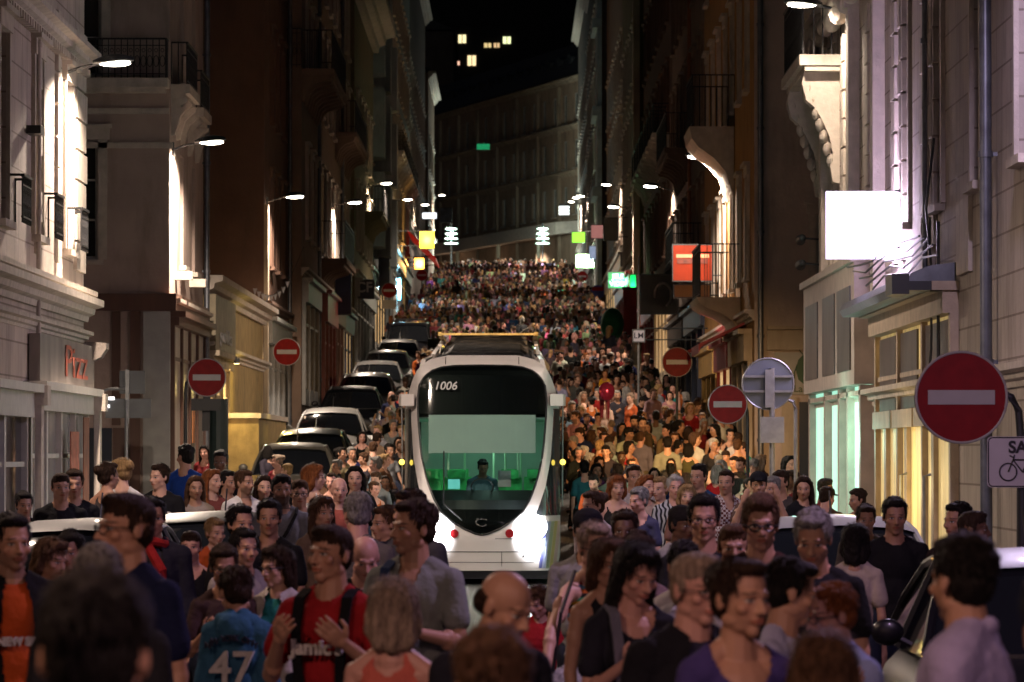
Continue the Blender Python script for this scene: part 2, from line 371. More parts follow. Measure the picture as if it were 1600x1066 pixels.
BLUEG = mat('blue_black_glass', (.02, .03, .05), .12, var=0, spec=.8); WHITEW = mat('off_white_wood', (.58, .55, .5), .5, var=.1, scale=5, bump=.15)
YEL = mat('lit_yellow_interior', (.8, .65, .3), .5, var=.35, scale=1.2, stretch=(2, 2, .5), emit=(1, .70, .26), es=.10)
MINT = mat('lit_mint_interior', (.7, .9, .8), .5, var=.35, scale=1.5, stretch=(1, 1, .3), emit=(.42, .95, .72), es=.3)
PAPER = mat('poster_paper', (.45, .38, .33), .6, var=.25, scale=4)
def plank(par, name, fr, u0, u1, w0, w1, n0, n1, m): s = MB(); B(s, fr, u0, u1, w0, w1, n0, n1); return s.build(name, m, par)

# ---- left corner house, pale stone, nearest on the left
fl = [(4.75, 7.0), (9.0, 11.2)]
b, fr, gf, U, T, g = house('pale stone corner house nearest on the left with small iron balconettes and a tall shopfront', 'L', 34, 67.2, 15.5, PINK, floors=fl, spacing=4.15, ww=1.0, off=.0, shop=4.0, roof=True)
quoins(b, fr, 31.6, 33.18, 4.5, 8.2); quoins(b, fr, 26.2, 26.75, 4.5, 8.2); quoins(b, fr, 28.9, 29.4, 4.5, 8.2)
cornice(b, fr, 0, 33.3, 3.85, .3); cornice(b, fr, 0, 33.25, 7.35, .26, dentil=True); cornice(b, fr, 0, 33.25, 3.55, .16, name='string_course')
for u in (23.35, 27.5, 31.1):
    railing(b, fr, u - .5, u + .5, 4.75, .58, .2); 
sg = plank(b, 'signboard', fr, 25.4, 33.1, 2.9, 3.5, .02, .16, mat('worn_grey_sign', (.19, .16, .15), .45, var=.5, scale=2, stretch=(1, 1, .4)))
text("Pizz", .6, mat('faded_red_lettering', (.34, .06, .03), .6, var=.5, scale=6), sg, (.175, 30.2, 3.2), (math.pi / 2, 0, math.pi / 2), sx=3.6)
shopfront(b, fr, 14, 24.6, 2.75, WHITEW, n=4, fh=.3, glass=GLASSD); shopfront(b, fr, 24.9, 33.0, 2.8, WHITEW, n=4, fh=.25, glass=mat('curtained_shop_glass', (.28, .27, .26), .25, var=.3, scale=2, stretch=(1, 1, .2)))
plank(b, 'poster', fr, 29.0, 30.2, 1.25, 2.3, .2, .215, mat('pink_poster', (.42, .12, .07), .5, var=.4, scale=5)); plank(b, 'poster', fr, 30.9, 31.7, 1.1, 2.5, .2, .215, mat('brown_poster', (.25, .09, .05), .5, var=.4, scale=5))
for u in (14.5, 18.9, 24.72, 33.02): s = MB(); B(s, fr, u - .16, u + .16, 0, 2.85, .18, .26); B(s, fr, u - .2, u + .2, 2.6, 2.84, .18, .34); s.build('pilaster', TRIM, b)
s = MB(); s.loft([[fr(33.2 + dx, 3.25 + z, .05 + n) for n, z in ((0, 0), (.22, .1), (.3, .22), (.3, .3), (0, .32))] for dx in (-.4, .05)]); s.build('corbel', mat('grimy_corbel', (.2, .17, .15), .9, var=.3, bump=.4), b)
s = MB(); B(s, fr, 25.0, 25.5, 5.95, 6.05, .02, .2); s.build('wall_camera', BLACKP, b); pipe(b, fr, 26.0, 0, 7.2, .08, .03, m=TRIM)

# ---- left second house, beyond the cross street, gable towards us
b, fr, gf, U, T, g = house('beige corner house beyond the left cross street with brown fascia and iron balcony', 'L', 84, 93.2, 17.5, BEIGE, floors=[(4.9, 6.9), (8.2, 10.4), (12, 14)], spacing=3.2, ww=.9, off=1.2, shop=3.95,
    gable_holes=[(1.25, 1.85, 4.9, 7.0), (1.2, 2.0, 8.1, 10.2), (3.4, 4.2, 4.9, 7.0)], surround=False)
for h in ((1.25, 1.85, 4.9, 7.0), (1.2, 2.0, 8.1, 10.2), (3.4, 4.2, 4.9, 7.0)): 
    gm = Fr((0, 0, 0), (-1, 0, 0), (0, -1, 0)); window(b, gm, *h)
gm = Fr((0, 0, 0), (-1, 0, 0), (0, -1, 0))
balcony(b, gm, -.0, 4.5, 8.05, .5, .7, consoles=False); balcony(b, fr, .3, 3.1, 8.0, .33, .75); balcony(b, fr, 4.6, 7.0, 7.9, .3, .7)
s = MB(); B(s, gm, 0, 6, 6.95 + .5, 7.55, 0, .09); B(s, gm, -.06, 6, 7.0 - .3 + .15, 6.95, 0, .05); s.build('string_course', TRIM, b)
s = MB(); B(s, gm, -.12, 6, 4.0, 4.3, .003, .14); s.build('fascia', BRWOOD, b); s = MB(); B(s, fr, -.13, 9.2, 4.0, 4.3, .003, .13); s.build('fascia', BRWOOD, b)
s = MB(); B(s, gm, .5, .68, 0, 3.99, .003, .08); B(s, gm, .85, 1.0, 2.0, 3.99, .003, .05); s.build('pilaster', BRWOOD, b)
s = MB(); B(s, gm, -.02, .45, 0, 3.99, .003, .06); s.build('pilaster', GREYP, b)
plank(b, 'shop_window', gm, 1.0, 2.2, .3, 1.95, .003, .03, BLUEG); plank(b, 'shop_window', gm, 2.4, 3.8, .3, 1.95, .003, .03, BLUEG); plank(b, 'door', gm, .70, .98, .05, 1.95, .003, .04, BRWOOD)
shopfront(b, fr, .2, 9.0, 3.9, BRWOOD, n=4, fh=.15, glass=mat('papered_shop_glass', (.42, .38, .33), .3, var=.4, scale=1.5, stretch=(1, 1, .3)), proud=.08)
for u in (2.6, 4.8): plank(b, 'poster', fr, u, u + .7, 1.7, 2.5, .085, .095, mat('orange_poster', (.45, .15, .04), .5, var=.4, scale=4))
for u in (1.4, 5.2): plank(b, 'wall_box', fr, u, u + .35, 4.6, 4.75, 0, .3, TRIM)
pipe(b, fr, 8.9, 0, 15)

# ---- left low shop in the gap, lit yellow
b, fr, gf, U, T, g = house('low yellow lit shop between two tall houses on the left', 'L', 93.4, 115.8, 5.4, mat('yellow_render', (.30, .22, .10), .85, var=.3, bump=.3, dirt=.5), floors=[], shop=2.7, cor=.3, roof=False)
s = MB(); B(s, fr, 0.2, 7, 2.75, 3.9, .05, .22); o = s.build('signboard', mat('cream_signboard', (.2, .16, .09), .5, var=.4), b)
text("gout Uliss", .42, WHITEP, o, (.24, 3.4, 3.12), (math.pi / 2, 0, math.pi / 2), sx=2.4)
shopfront(b, fr, .2, 7, 2.7, CREAM, n=3, fh=.2, glass=MATS['lit_window'])
point(b, (1.0, 9.2, 2.2), 16, (1, .72, .2), .15)
t_ = empty('garden_wall', (-5.6, 99.5, gz(99.5)), 0, 'low rendered wall end lit yellow behind the left parked cars', 'wall')
s = MB(); s.box(-.55, .35, 0, 12, -.5, 1.75); s.build('wall', mat('yellow_render'), t_); s = MB(); s.box(-.6, .4, -.05, 12.05, 1.753, 1.86); s.build('coping', TRIM, t_)
t_ = empty('added_floodlight', (-6.0 + .02, 99, gz(99) + 3.0), 0, 'small added lamp aimed at the yellow wall on the left', 'lamp')
s = MB(); s.box(0, .3, -.03, .03, 0, .04); s.build('arm', IRON, t_); s = MB(); s.box(.24, .36, -.09, .09, -.1, 0); s.build('lamp_shade', DKMETAL, t_); s = MB(); s = MB(); s.box(.25, .35, -.08, .08, -.112, -.103); s.build('lens', mat('added_lamp_glass', (1, .8, .4), .3, var=0, emit=(1, .7, .25), es=3), t_)
spot(t_, (.3, 0, -.16), 90, (1, .74, .28), 120, .6, .08)  # unseen lamp, added to light the wall yellow

# ---- left tall red-brown house
b, fr, gf, U, T, g = house('tall red-brown house with a bare side wall on the left', 'L', 116, 128, 25, BRICK, floors=[(4.6, 6.8), (8.2, 10.4), (11.9, 14), (15.5, 17.5)], spacing=2.9, ww=.95, off=1.5, shop=3.4, roof=True, sur=BRICK)
pipe(b, fr, 11.6, 0, 20); shopfront(b, fr, .5, 11.2, 3.2, GREYP, n=4)
s = MB(); B(s, fr, 0.0, .5, 0, 6.0, .0, .1); s.build('pilaster', CREAM, b)

# ---- left house with dark balconies
b, fr, gf, U, T, g = house('brown house with two heavy dark iron balconies and a red shopfront on the left', 'L', 128, 167, 27, BROWN, x=-5.62, floors=[(4.6, 6.9), (8.6, 10.9), (12.2, 14.4), (15.8, 17.9)], spacing=3.3, ww=1.0, off=1.0, shop=3.4, lit=((0, 3),))
balcony(b, fr, .3, 11, 9.0, .85, 1.05, m=BROWN); balcony(b, fr, 12, 20, 4.4, .8, 1.1, m=BROWN); balcony(b, fr, 24, 36, 8.9, .7, 1.0, m=BROWN)
gm2 = Fr((0, 0, 0), (-1, 0, 0), (0, -1, 0)); railing(b, gm2, 0, .5, 9.0, 1.05, .1)
shopfront(b, fr, .4, 9.5, 3.3, GREYP, n=3); shopfront(b, fr, 10, 18.5, 3.3, REDWOOD, n=3, proud=.25, fh=.8); shopfront(b, fr, 19.5, 28, 3.3, BRWOOD, n=3, proud=.15); shopfront(b, fr, 29, 38, 3.3, NAVY, n=3, glass=MATS['lit_window'])
pipe(b, fr, 9.8, 0, 20); pipe(b, fr, 28.5, 0, 20)

# ---- left olive house with eaves cornice
b, fr, gf, U, T, g = house('olive-cream lower house with bold eaves cornice on the left', 'L', 167.2, 190, 18.6, OLIVE, x=-5.5, floors=[(4.4, 6.6), (7.8, 9.8)], spacing=3.4, ww=1.0, off=1, shop=3.3, cor=.7)
shopfront(b, fr, .5, 22, 3.2, GREYP, n=6); balcony(b, fr, 12, 21, 6.2, .7, .95, m=OLIVE)
b, fr, gf, U, T, g = house('grey house in bluish light with stacked bay windows on the left', 'L', 190.3, 222, 24, GREYB, x=-5.9, floors=[(4.4, 6.6), (7.9, 10), (11.2, 13.2), (14.3, 16)], spacing=3.3, ww=1.0, off=1, shop=3.3)
for u in (4, 14, 25):
    for w0, w1 in ((4, 7), (7.6, 10.4), (11, 13.8)): s = MB(); s.loft([[fr(u + du, w, n) for du, n in ((-1.6, .02), (-1.1, .75), (1.1, .75), (1.6, .02))] for w in (w0, w1)]); s.build('bay_window', GREYB, b)
shopfront(b, fr, .5, 30, 3.2, BLUEG, n=7, glass=MATS['lit_window'])
b, fr, gf, U, T, g = house('dark grey house with small dormer gables high on the left', 'L', 222.3, 262, 28.5, GREYB, x=-5.6, floors=[(4.4, 6.6), (7.9, 10), (11.2, 13.2), (14.3, 16)], spacing=3.4, ww=1.0, off=1, shop=3.3, bal=(1,))
shopfront(b, fr, .5, 38, 3.2, GREYP, n=8)
b, fr, gf, U, T, g = house('narrow dark house at the far left top of the street', 'L', 262.3, 320, 31, DARKR, x=-5.8, floors=[(4.4, 6.4), (7.6, 9.6), (10.9, 12.9)], spacing=3.6, ww=1.0, off=1, shop=3.3)
b, fr, gf, U, T, g = house('low brown house closing the left side before the square', 'L', 320.3, 345, 27.5, BROWN, x=-5.6, floors=[(4.4, 6.4), (7.6, 9.6)], spacing=3.6, ww=1.0, off=1, shop=3.3)

# ---- right corner house, nearest on the right
fl = [(2.85 + 2.0, 8.2), (9.6, 12)]
b, fr, gf, U, T, g = house('ornate pale stone house nearest on the right with carved consoles and lit shops', 'R', 30, 76.2, 16.5, STONE, floors=fl, spacing=4.5, ww=.95, off=.0, shop=2.6, roof=True)
pipe(b, fr, 18.4, 0, 12, .12, .062); pipe(b, fr, 26.0, 3.9, 12, .08, .03)
for u0 in (25.2, 29.6, 34.2, 39.0): quoins(b, fr, u0, u0 + .75, 4.4, 8.4); quoins(b, fr, u0 + 1.2, u0 + 1.9, 4.4, 8.4)
for u0 in (33.0, 37.6, 43.6): s = MB(); B(s, fr, u0, u0 + .5, 3.9, 8.6, 0, .16); B(s, fr, u0 - .05, u0 + .55, 8.3, 8.6, 0, .22); s.build('pilaster', TRIM, b)
s = MB(); s.loft([[fr(u, w, n) for w, n in ((3.82, .003), (3.82, .5), (3.9, .55), (4.0, .5), (4.08, .3), (4.12, .003))] for u in (22.9, 33.8)]); s.build('cornice', ZINC, b)
s = MB(); B(s, fr, 22.4, 23.3, 3.75, 3.97, .56, .75); B(s, fr, 22.6, 23.1, 3.8, 3.9, .0, .56); s.build('alarm_box', BLACKP, b)
s = MB()
for k in range(5):
    pts = [fr(23.0 + k * .12 + i * (1.9 + k * .1), 4.2 + .07 * k + .06 * math.sin(i * 2.1 + k), .2 + .04 * k) for i in range(6)]; s.tube(pts, .014, 5)
s.tube([fr(23.6, z, .14) for z in (4.6, 3.6, 2.4)], .02, 5); s.tube([fr(24.6, z, .14 + .05 * math.sin(z * 3)) for z in (5.6, 4.8, 4.1, 3.2, 2.6)], .016, 5); s.build('cable', BLACKP, b)
# nearest shop with tall doors
o = shopfront(b, fr, 22.6, 33.6, 3.8, mat('weathered_cream_wood', (.42, .33, .25), .55, var=.2, scale=4, bump=.25), n=3, fh=.25, glass=YEL, proud=.1)
for (u0, u1) in ((23.2, 26.8), (27.4, 30.0), (30.6, 33.2)):
    plank(o, 'transom_panel', fr, u0, u1, 2.55, 3.5, .035, .06, mat('dusty_transom_glass', (.07, .055, .055), .35, var=.6, scale=2.2, stretch=(1, 1, .5)))
    s = MB(); B(s, fr, u0 - .2, u1 + .2, 2.33, 2.55, .035, .14); s.build('transom', MATS['weathered_cream_wood'], o)
for u in (24.9, 28.2):
    s = MB(); s.tube([fr(u, .7, .11), fr(u, .72, .19), fr(u, 1.75, .19), fr(u, 1.77, .11)], .018, 8); s.build('handle', METAL, o)
for u in (24.95, 28.7, 31.9): plank(o, 'door_stile', fr, u - .17, u + .17, 0, 2.33, .035, .09, MATS['weathered_cream_wood'])
# boxed shopfront with mint lit panes
CW = mat('cream_box_wood', (.46, .38, .34), .5, var=.15, scale=4, bump=.2)
s = MB(); B(s, fr, 34.8, 46.0, 2.95, 4.6, .003, .28); B(s, fr, 34.7, 46.1, 4.6, 4.7, .003, .34); bx = s.build('shopfront_box', CW, b)
for u0 in (35.4, 38.6, 42.4): plank(bx, 'transom_panel', fr, u0, u0 + (2.6 if u0 < 42 else 2.9), 3.15, 4.3, .285, .3, MATS['dusty_transom_glass'])
for u0, u1 in ((34.9, 37.2), (37.6, 38.9), (39.5, 42.0), (42.6, 45.8)): plank(bx, 'shop_window', fr, u0, u1, .35, 2.94, .01, .1, MINT)
for u0 in (34.8, 37.2, 39.0, 42.1, 45.8): plank(bx, 'pilaster', fr, u0, u0 + .3, 0, 2.94, .003, .2, CW)
point(b, (-.9, 36.8, 2.2), 22, (.45, 1, .75), .25); point(b, (-.8, 28, 1.6), 14, (1, .75, .35), .25)
# corner balcony with carved consoles
balcony(b, fr, 41.3, 46.2, 7.95, .62, 1.05, consoles=False)
gr = Fr((0, 0, 0), (1, 0, 0), (0, -1, 0))
for u in (41.9, 45.7):
    s = MB(); prof = [(0, 0), (.10, .02), (.14, .25), (.10, .45), (.15, .7), (.26, .95), (.38, 1.15), (.5, 1.25), (.56, 1.5), (.52, 1.72), (0, 1.72)]
    s.loft([[fr(uu, 6.05 + z, n) for n, z in prof] for uu in (u - .2, u + .2)])
    for kk in range(7): a = kk * .9; s.ell(fr(u, 6.4 + kk * .18, .12 + .055 * kk), (.07, .23, .11), n=8, m=6)
    s.tube([fr(u + .21 * sg_, 7.45 + .15 * math.sin(a), .38 + .15 * math.cos(a)) for sg_ in (1,) for a in np.linspace(0, 5.5, 12)], .035, 6); s.build('carved_console', TRIM, b, smooth=True)
s = MB()
for k in range(26): u = 33 + k * .5; s.ell(fr(u, 8.5 + .12 * math.sin(k * 2.3), .16), (.14, .2, .16), n=8, m=6)
B(s, fr, 33, 46.2, 8.7, 8.95, 0, .35); s.build('carved_frieze', TRIM, b, smooth=True)
for u0 in (21.7, 26.2): plank(b, 'apron_panel', fr, u0 - .7, u0 + .7, 3.95, 4.75, .003, .05, TRIM)

for z_, ph in ((5.0, 186), (5.4, 193)):
    s = MB(); s.tube([(0, 46.0, z_), (-.3, 46.1, z_ + .03)], .018, 6); s.cap((-.3, 46.0, z_ + .03), .06, (-.32, 46.22, z_), .085); s.build('added_spotlight', DKMETAL, b); spot(b, (-.33, 46.36, z_ - .02), 1900, (1, .56, .22), 34, .8, .08, rot=(R(-77), 0, R(ph)))  # added spotlights that warm the dark crowd right of the tram

# ---- right second house with gable to the cross street
RG = [(1.25, 1.75, 3.2, 5.4)]
b, fr, gf, U, T, g = house('ochre house with curved balcony and bare beige side wall beyond the right cross street', 'R', 97, 122, 26, OCHRE, floors=[(4.2, 6.3), (8.1, 10.3), (11.8, 13.9)], spacing=3.4, ww=1.0, off=1.2, shop=3.2, gable_holes=RG, roof=True)
plank(b, 'side_wall', gf, -.02, 9, -2, T, .002, .02, PLANE) if False else None
gp = MB(); face_wall(gp, gf, .0, 9, -2.4, T, RG, .0); gp.v = [(x, y - .012, z) for x, y, z in gp.v]; gp.build('side_wall', PLANE, b, recalc=False)
for h in RG: window(b, gf, *h)
pipe(b, gf, .12, 0, 20, .12, .06, m=ZINC)
s = MB(); B(s, gf, .25, 7, 2.65, 3.05, .015, .16); B(s, gf, .25, 7, 3.06, 3.13, .015, .28); s.build('fascia', CREAM, b)
sgn = plank(b, 'signboard', gf, .4, 3.0, 1.75, 2.6, .02, .07, mat('pale_shop_sign', (.36, .35, .32), .5, var=.1))
s = MB(); s.loft([[(1.0 + x * k, -.085 - th, 2.15 + z * k) for x, z in ((0, .42), (.12, .3), (.17, .1), (.12, -.1), (0, -.2), (-.12, -.1), (-.17, .1), (-.12, .3))] for th, k in ((0, 1), (.02, 1))]); s.build('leaf_emblem', mat('leaf_green', (.015, .07, .03), .5, var=.1), sgn)
s = MB(); s.tube([(.9, -.1, 2.65), (1.0, -.1, 2.52), (1.12, -.1, 2.72)], .012, 5); s.tube([(.78, -.1, 1.9), (.8, -.1, 2.2), (.86, -.1, 2.35)], .012, 5); s.tube([(1.22, -.1, 1.9), (1.2, -.1, 2.2), (1.14, -.1, 2.35)], .012, 5); s.build('leaf_stem', mat('leaf_green'), sgn)
text("La table", .2, mat('leaf_green'), sgn, (1.1, -.09, 1.86))
plank(b, 'door', gf, .9, 2.2, .1, 1.6, .015, .05, BLUEG); plank(b, 'shop_window', gf, 2.4, 4.4, .4, 1.6, .015, .05, BLUEG); s = MB(); B(s, gf, .55, .85, 0, 1.7, .015, .1); s.build('pilaster', CREAM, b)
s = MB()   # curved plaster underside of the upper balcony
prof = [(.02, -1.5), (.1, -1.35), (.2, -1.0), (.45, -.7), (.8, -.45), (.95, -.25), (1.0, 0), (.02, 0)]
s.loft([[fr(u, 7.75 + z, n) for n, z in prof] for u in (8.4, 11.9)]); s.build('balcony', TRIM, b); railing(b, fr, 8.45, 11.85, 7.753, 1.15, .93)
s = MB(); s.loft([[fr(u, 3.9 + z * .5, n * .95) for n, z in prof] for u in (5.5, 9.9)]); s.build('balcony', TRIM, b); railing(b, fr, 5.55, 9.85, 3.903, 1.15, .88)

shopfront(b, fr, .8, 8, 3.0, CREAM, n=3); shopfront(b, fr, 8.8, 15.5, 3.0, REDWOOD, n=2, glass=MATS['lit_window']); shopfront(b, fr, 16.2, 24.5, 3.0, mat('ochre_wood', (.35, .2, .05), .5, var=.2), n=3)
for u, c_ in ((3.2, 'faded_pink_awning'), (10, 'red_awning')):
    s = MB(); s.loft([[fr(u + du, 3.3, .05), fr(u + du, 2.85, 1.0), fr(u + du, 2.65, 1.0), fr(u + du, 2.8, .95), fr(u + du, 3.25, .04)] for du in (0, 4)]); s.build('awning', mat(c_, (.35, .06, .08), .7, var=.2), b)

b, fr, gf, U, T, g = house('dark brown house behind the orange hanging sign on the right', 'R', 122.3, 150, 26, BROWN, floors=[(4.2, 6.3), (8.0, 10.1), (11.6, 13.6)], spacing=3.3, ww=1.0, off=1.2, shop=3.2, x=5.0, sur=BROWN)
balcony(b, fr, 3, 9, 4.3, .85, 1.0, m=DARKR); balcony(b, fr, 13, 22, 7.9, .7, 1.0, m=BROWN); pipe(b, fr, 10.5, 3, 12, m=mat('copper_pipe', (.3, .12, .06), .4, .5)); shopfront(b, fr, .5, 13, 3.1, NAVY, n=3); shopfront(b, fr, 14, 27, 3.1, DARKR, n=4)
b, fr, gf, U, T, g = house('reddish brown house with cream downpipe on the right', 'R', 150.3, 182, 27, BRICK, floors=[(4.2, 6.3), (8.0, 10.1), (11.6, 13.6)], spacing=3.3, ww=1.0, off=1.2, shop=3.2, x=5.0, sur=BRICK, bal=(1,))
shopfront(b, fr, .5, 15, 3.1, CREAM, n=4, glass=MATS['lit_window']); shopfront(b, fr, 16, 31, 3.1, REDWOOD, n=4)
b, fr, gf, U, T, g = house('olive house with a pale corner pilaster on the right', 'R', 182.3, 210, 24.5, OLIVE, floors=[(4.2, 6.3), (7.8, 9.8), (11, 13)], spacing=3.3, ww=1.0, off=1.2, shop=3.2, x=4.85, cor=.6)
s = MB(); B(s, fr, -.4, .5, 0, 15.8, .003, .25); B(s, fr, -.5, .6, 15.8, 16.2, .003, .5); s.build('pilaster', CREAM, b); shopfront(b, fr, 1, 27, 3.1, REDWOOD, n=6, proud=.3)
b, fr, gf, U, T, g = house('brown house behind the green sign high on the right', 'R', 210.3, 250, 28, BROWN, floors=[(4.2, 6.3), (7.8, 9.8), (11, 13)], spacing=3.4, ww=1.0, off=1.2, shop=3.2, x=4.95)
shopfront(b, fr, 1, 38, 3.1, GREYP, n=7, glass=MATS['lit_window'])
b, fr, gf, U, T, g = house('dark house with a pale blue lit edge at the far right', 'R', 250.3, 300, 30, DARKR, floors=[(4.2, 6.3), (7.8, 9.8), (11, 13), (14.5, 16.5)], spacing=3.4, ww=1.0, off=1.2, shop=3.2, x=4.7)
s = MB(); B(s, fr, -.3, 6, 0, 18.5, .01, .25); [B(s, fr, -.5, 6.2, z, z + .5, .01, .5) for z in (5.2, 9.4, 14)]; s.build('pilaster', mat('cyan_lit_stone', (.3, .42, .46), .8, var=.2, scale=2), b); shopfront(b, fr, 7, 48, 3.1, GREYP, n=7)  # pale blue of this strip stands in for cyan light on it
b, fr, gf, U, T, g = house('last dark house on the right before the street bends', 'R', 300.3, 348, 32, DARKR, floors=[(4.2, 6.3), (7.8, 9.8), (11, 13)], spacing=3.4, ww=1.0, off=1.2, shop=3.2, x=4.8)

# ---- long terrace where the street bends, attic dormers, glass awning
ang = math.atan2(.252, .968); L_ = 62
b = empty('building', (5.2, 350, gz(352)), ang, 'long brown terrace with attic dormers where the street bends', 'building')
fr = Fr((0, 0, 0), (0, 1, 0), (-1, 0, 0)); wins = [(u, u + 1.1, z0, z0 + 2.1) for z0 in (5.2, 8.6, 12.0) for u in np.arange(1.5, L_ - 2, 3.0)]
w = MB(); face_wall(w, fr, 0, L_, -2, 15.4, wins, .25); w.quad((.3, 0, -2), (.3, L_, -2), (.3, L_, 15.4), (.3, 0, 15.4)); w.quad((0, 0, -2), (10, 0, -2), (10, 0, 15.4), (0, 0, 15.4)); w.quad((0, L_, -2), (10, L_, -2), (10, L_, 15.4), (0, L_, 15.4)); w.build('wall', stone('terrace_render', (.36, .25, .18)), b, recalc=False)
for h in wins: window(b, fr, *h, surround=False, shutters=False, trans=1)
for z in (4.4, 8.0, 11.4, 14.9): cornice(b, fr, 0, L_, z, .4, m=stone('terrace_trim', (.4, .3, .22)))
for u in np.arange(0, L_, 6.2): plank(b, 'pilaster', fr, u, u + .4, 0, 14.8, .003, .2, stone('terrace_trim', (.4, .3, .22)))
r = MB(); r.loft([[(-.2, u, 15.45), (1.6, u, 18.2), (8, u, 19), (10, u, 15.45)] for u in (0, L_)]); r.build('roof', ROOFM, b)
for u in np.arange(2, L_ - 2, 3.0):
    s = MB(); s.box(.5, 1.8, u, u + 1.1, 15.5, 17.0); s.loft([[(.4, u - .1, 17.0), (.4, u + .55, 17.3), (.4, u + 1.2, 17.0)], [(1.8, u - .1, 17.0), (1.8, u + .55, 17.3), (1.8, u + 1.2, 17.0)]]); s.build('dormer', ROOFM, b)
cp = empty('market_canopy', (3.2, 349, gz(349)), ang, 'long pale flat canopy on slim columns across the top of the street', 'canopy')
s = MB(); s.loft([[(-.0, u, 3.6), (2.6, u, 3.9), (2.6, u, 4.7), (0, u, 4.5)] for u in (0, 46)]); s.build('roof', mat('canopy_cloth', (.42, .35, .3), .7, var=.15), cp)
for u in (6, 18, 31, 44): s = MB(); s.tube([(.3, u, 0), (.3, u, 3.6)], .14, 10); s.build('column', mat('canopy_column', (.7, .65, .5), .5, var=0), cp)
for u in (12, 24, 37): spot(cp, (.6, u, 3.4), 600, (1, .85, .65), 140)
for u in np.arange(3, 42, 3.6): s = MB(); s.box(2.2, 2.3, u, u + 2.2, .3, 2.9); s.build('shop_window', mat('red_lit_shop', (.4, .05, .03), .5, var=.6, scale=.6, emit=(.8, .12, .06), es=.08), cp)
# lower houses closing the view on the left of the bend
b, fr, gf, U, T, g = house('shadowy house closing the view behind the canopy', 'R', 408, 440, 38, DARKR, x=-14, floors=[(4.2, 6.3), (7.8, 9.8), (11, 13)], spacing=3.4, ww=1.2, off=1.2, shop=3.2, gable_holes=[(a, a + 1.2, z, z + 2) for a in (1.2, 4.2) for z in (5, 9, 13)])
# tower block with a few lit windows
b = empty('tower_block', (-5, 620, 14), 0, 'black apartment tower with a handful of lit windows high against the sky', 'building')
s = MB(); s.box(-12, 22, 0, 14, -5, 50); s.build('wall', mat('tower_concrete', (.03, .03, .032), .9, var=.1), b)
for px_, py_, w_, h_, c_ in ((722, 60, 12, 13, (1, .85, .45)), (792, 62, 12, 11, (.9, .95, .5)), (737, 94, 13, 16, (1, .75, .4)), (762, 70, 11, 7, (.6, .45, .2)), (776, 70, 9, 7, (.6, .4, .2)), (710, 98, 16, 6, (.9, .5, .35)), (703, 99, 4, 5, (.6, .15, .08))):
    p = at(px_, py_, 619.9) - Vector((-5, 620, 14)); a = w_ * 620 / F / 2; c = h_ * 620 / F / 2; s = MB()
    s.box(p.x - a, p.x + a, -.12, -.02, p.z - c, p.z + c); o = s.build('window', mat('tower_light_%d' % px_, c_, .5, var=.3, scale=1, emit=c_, es=.5), b)
    s = MB(); s.box(p.x - .05, p.x + .05, -.16, -.13, p.z - c, p.z + c); s.build('mullion', BLACKP, o)

# ------------------------------------------------------------------ wall-mounted street lamps
def wall_lamp(side, d, h, watts, label, arm=.45, x=None, col=(1, .80, .63), seen=True):
    s = 1 if side == 'L' else -1; X = x if x is not None else (XL if side == 'L' else XR)
    e = empty('street_lamp', (X, d, gz(d) + h), 0, label, 'street lamp', 'wall lamps along the street')
    a = MB(); a.tube([(0, 0, -.12), (s * arm * .5, 0, -.04), (s * (arm + .05), 0, .02)], .022, 8); a.box(-.01, .04, -.05, .05, -.22, .02); a.build('arm', DKMETAL, e)
    hb = MB(); rings = []
    for k in range(9):
        tt = k / 8; x_ = s * (arm - .05 + tt * .55); wv = .13 * math.sin(math.pi * (.12 + .85 * tt)) ** .7; hh = .10 * math.sin(math.pi * (.1 + .82 * tt)) ** .8; zc = .02 + .05 * tt
        rings.append([(x_, wv * math.cos(q), zc + (hh * math.sin(q) if q <= math.pi else .02 * math.sin(q))) for q in np.linspace(0, 2 * math.pi, 13)[:-1]])
    hb.loft(rings); hb.build('lamp_head', DKMETAL, e, smooth=True)
    ln = MB(); ln.ell((s * (arm + .24), 0, .022), (.22, .1, .045), n=16, m=8); ln.build('lens', LENS, e, smooth=True)
    spot(e, (s * (arm + .22), 0, -.05), watts, col, 165, .25, .1)
    return e
lampdefs = [('L', 64.0, 7.2, 1500, 'street lamp on the nearest left pale stone house'), ('L', 84.6, 7.15, 1700, 'street lamp at the corner of the second left house with brown fascia'), ('L', 117, 6.45, 900, 'street lamp on the tall red-brown house'),
    ('L', 150, 6.4, 800, 'street lamp on the house with dark iron balconies'), ('L', 183, 7.2, 1000, 'street lamp on the olive house with eaves cornice'), ('L', 225, 6.5, 800, 'street lamp left of the yellow square sign'),
    ('L', 281, 6.0, 1100, 'street lamp above the white shop sign on the left'), ('L', 335, 6.3, 1300, 'topmost street lamp on the left side'),
    ('R', 69.5, 8.5, 300, 'street lamp beside the carved consoles on the near right house'), ('R', 109, 7.3, 1100, 'street lamp under the curved balcony of the ochre house'), ('R', 149, 6.9, 800, 'street lamp beside the dark brown house on the right'),
    ('R', 184, 6.3, 1200, 'street lamp at the pale corner pilaster on the right'), ('R', 216, 7.2, 900, 'street lamp on the brown house above the green sign'), ('R', 262, 6.6, 1000, 'street lamp close to the pale blue lit pilaster'), ('R', 300, 6.3, 1700, 'small far street lamp right of the striped white sign'), ('R', 330, 5.8, 1700, 'farthest street lamp on the right side')]
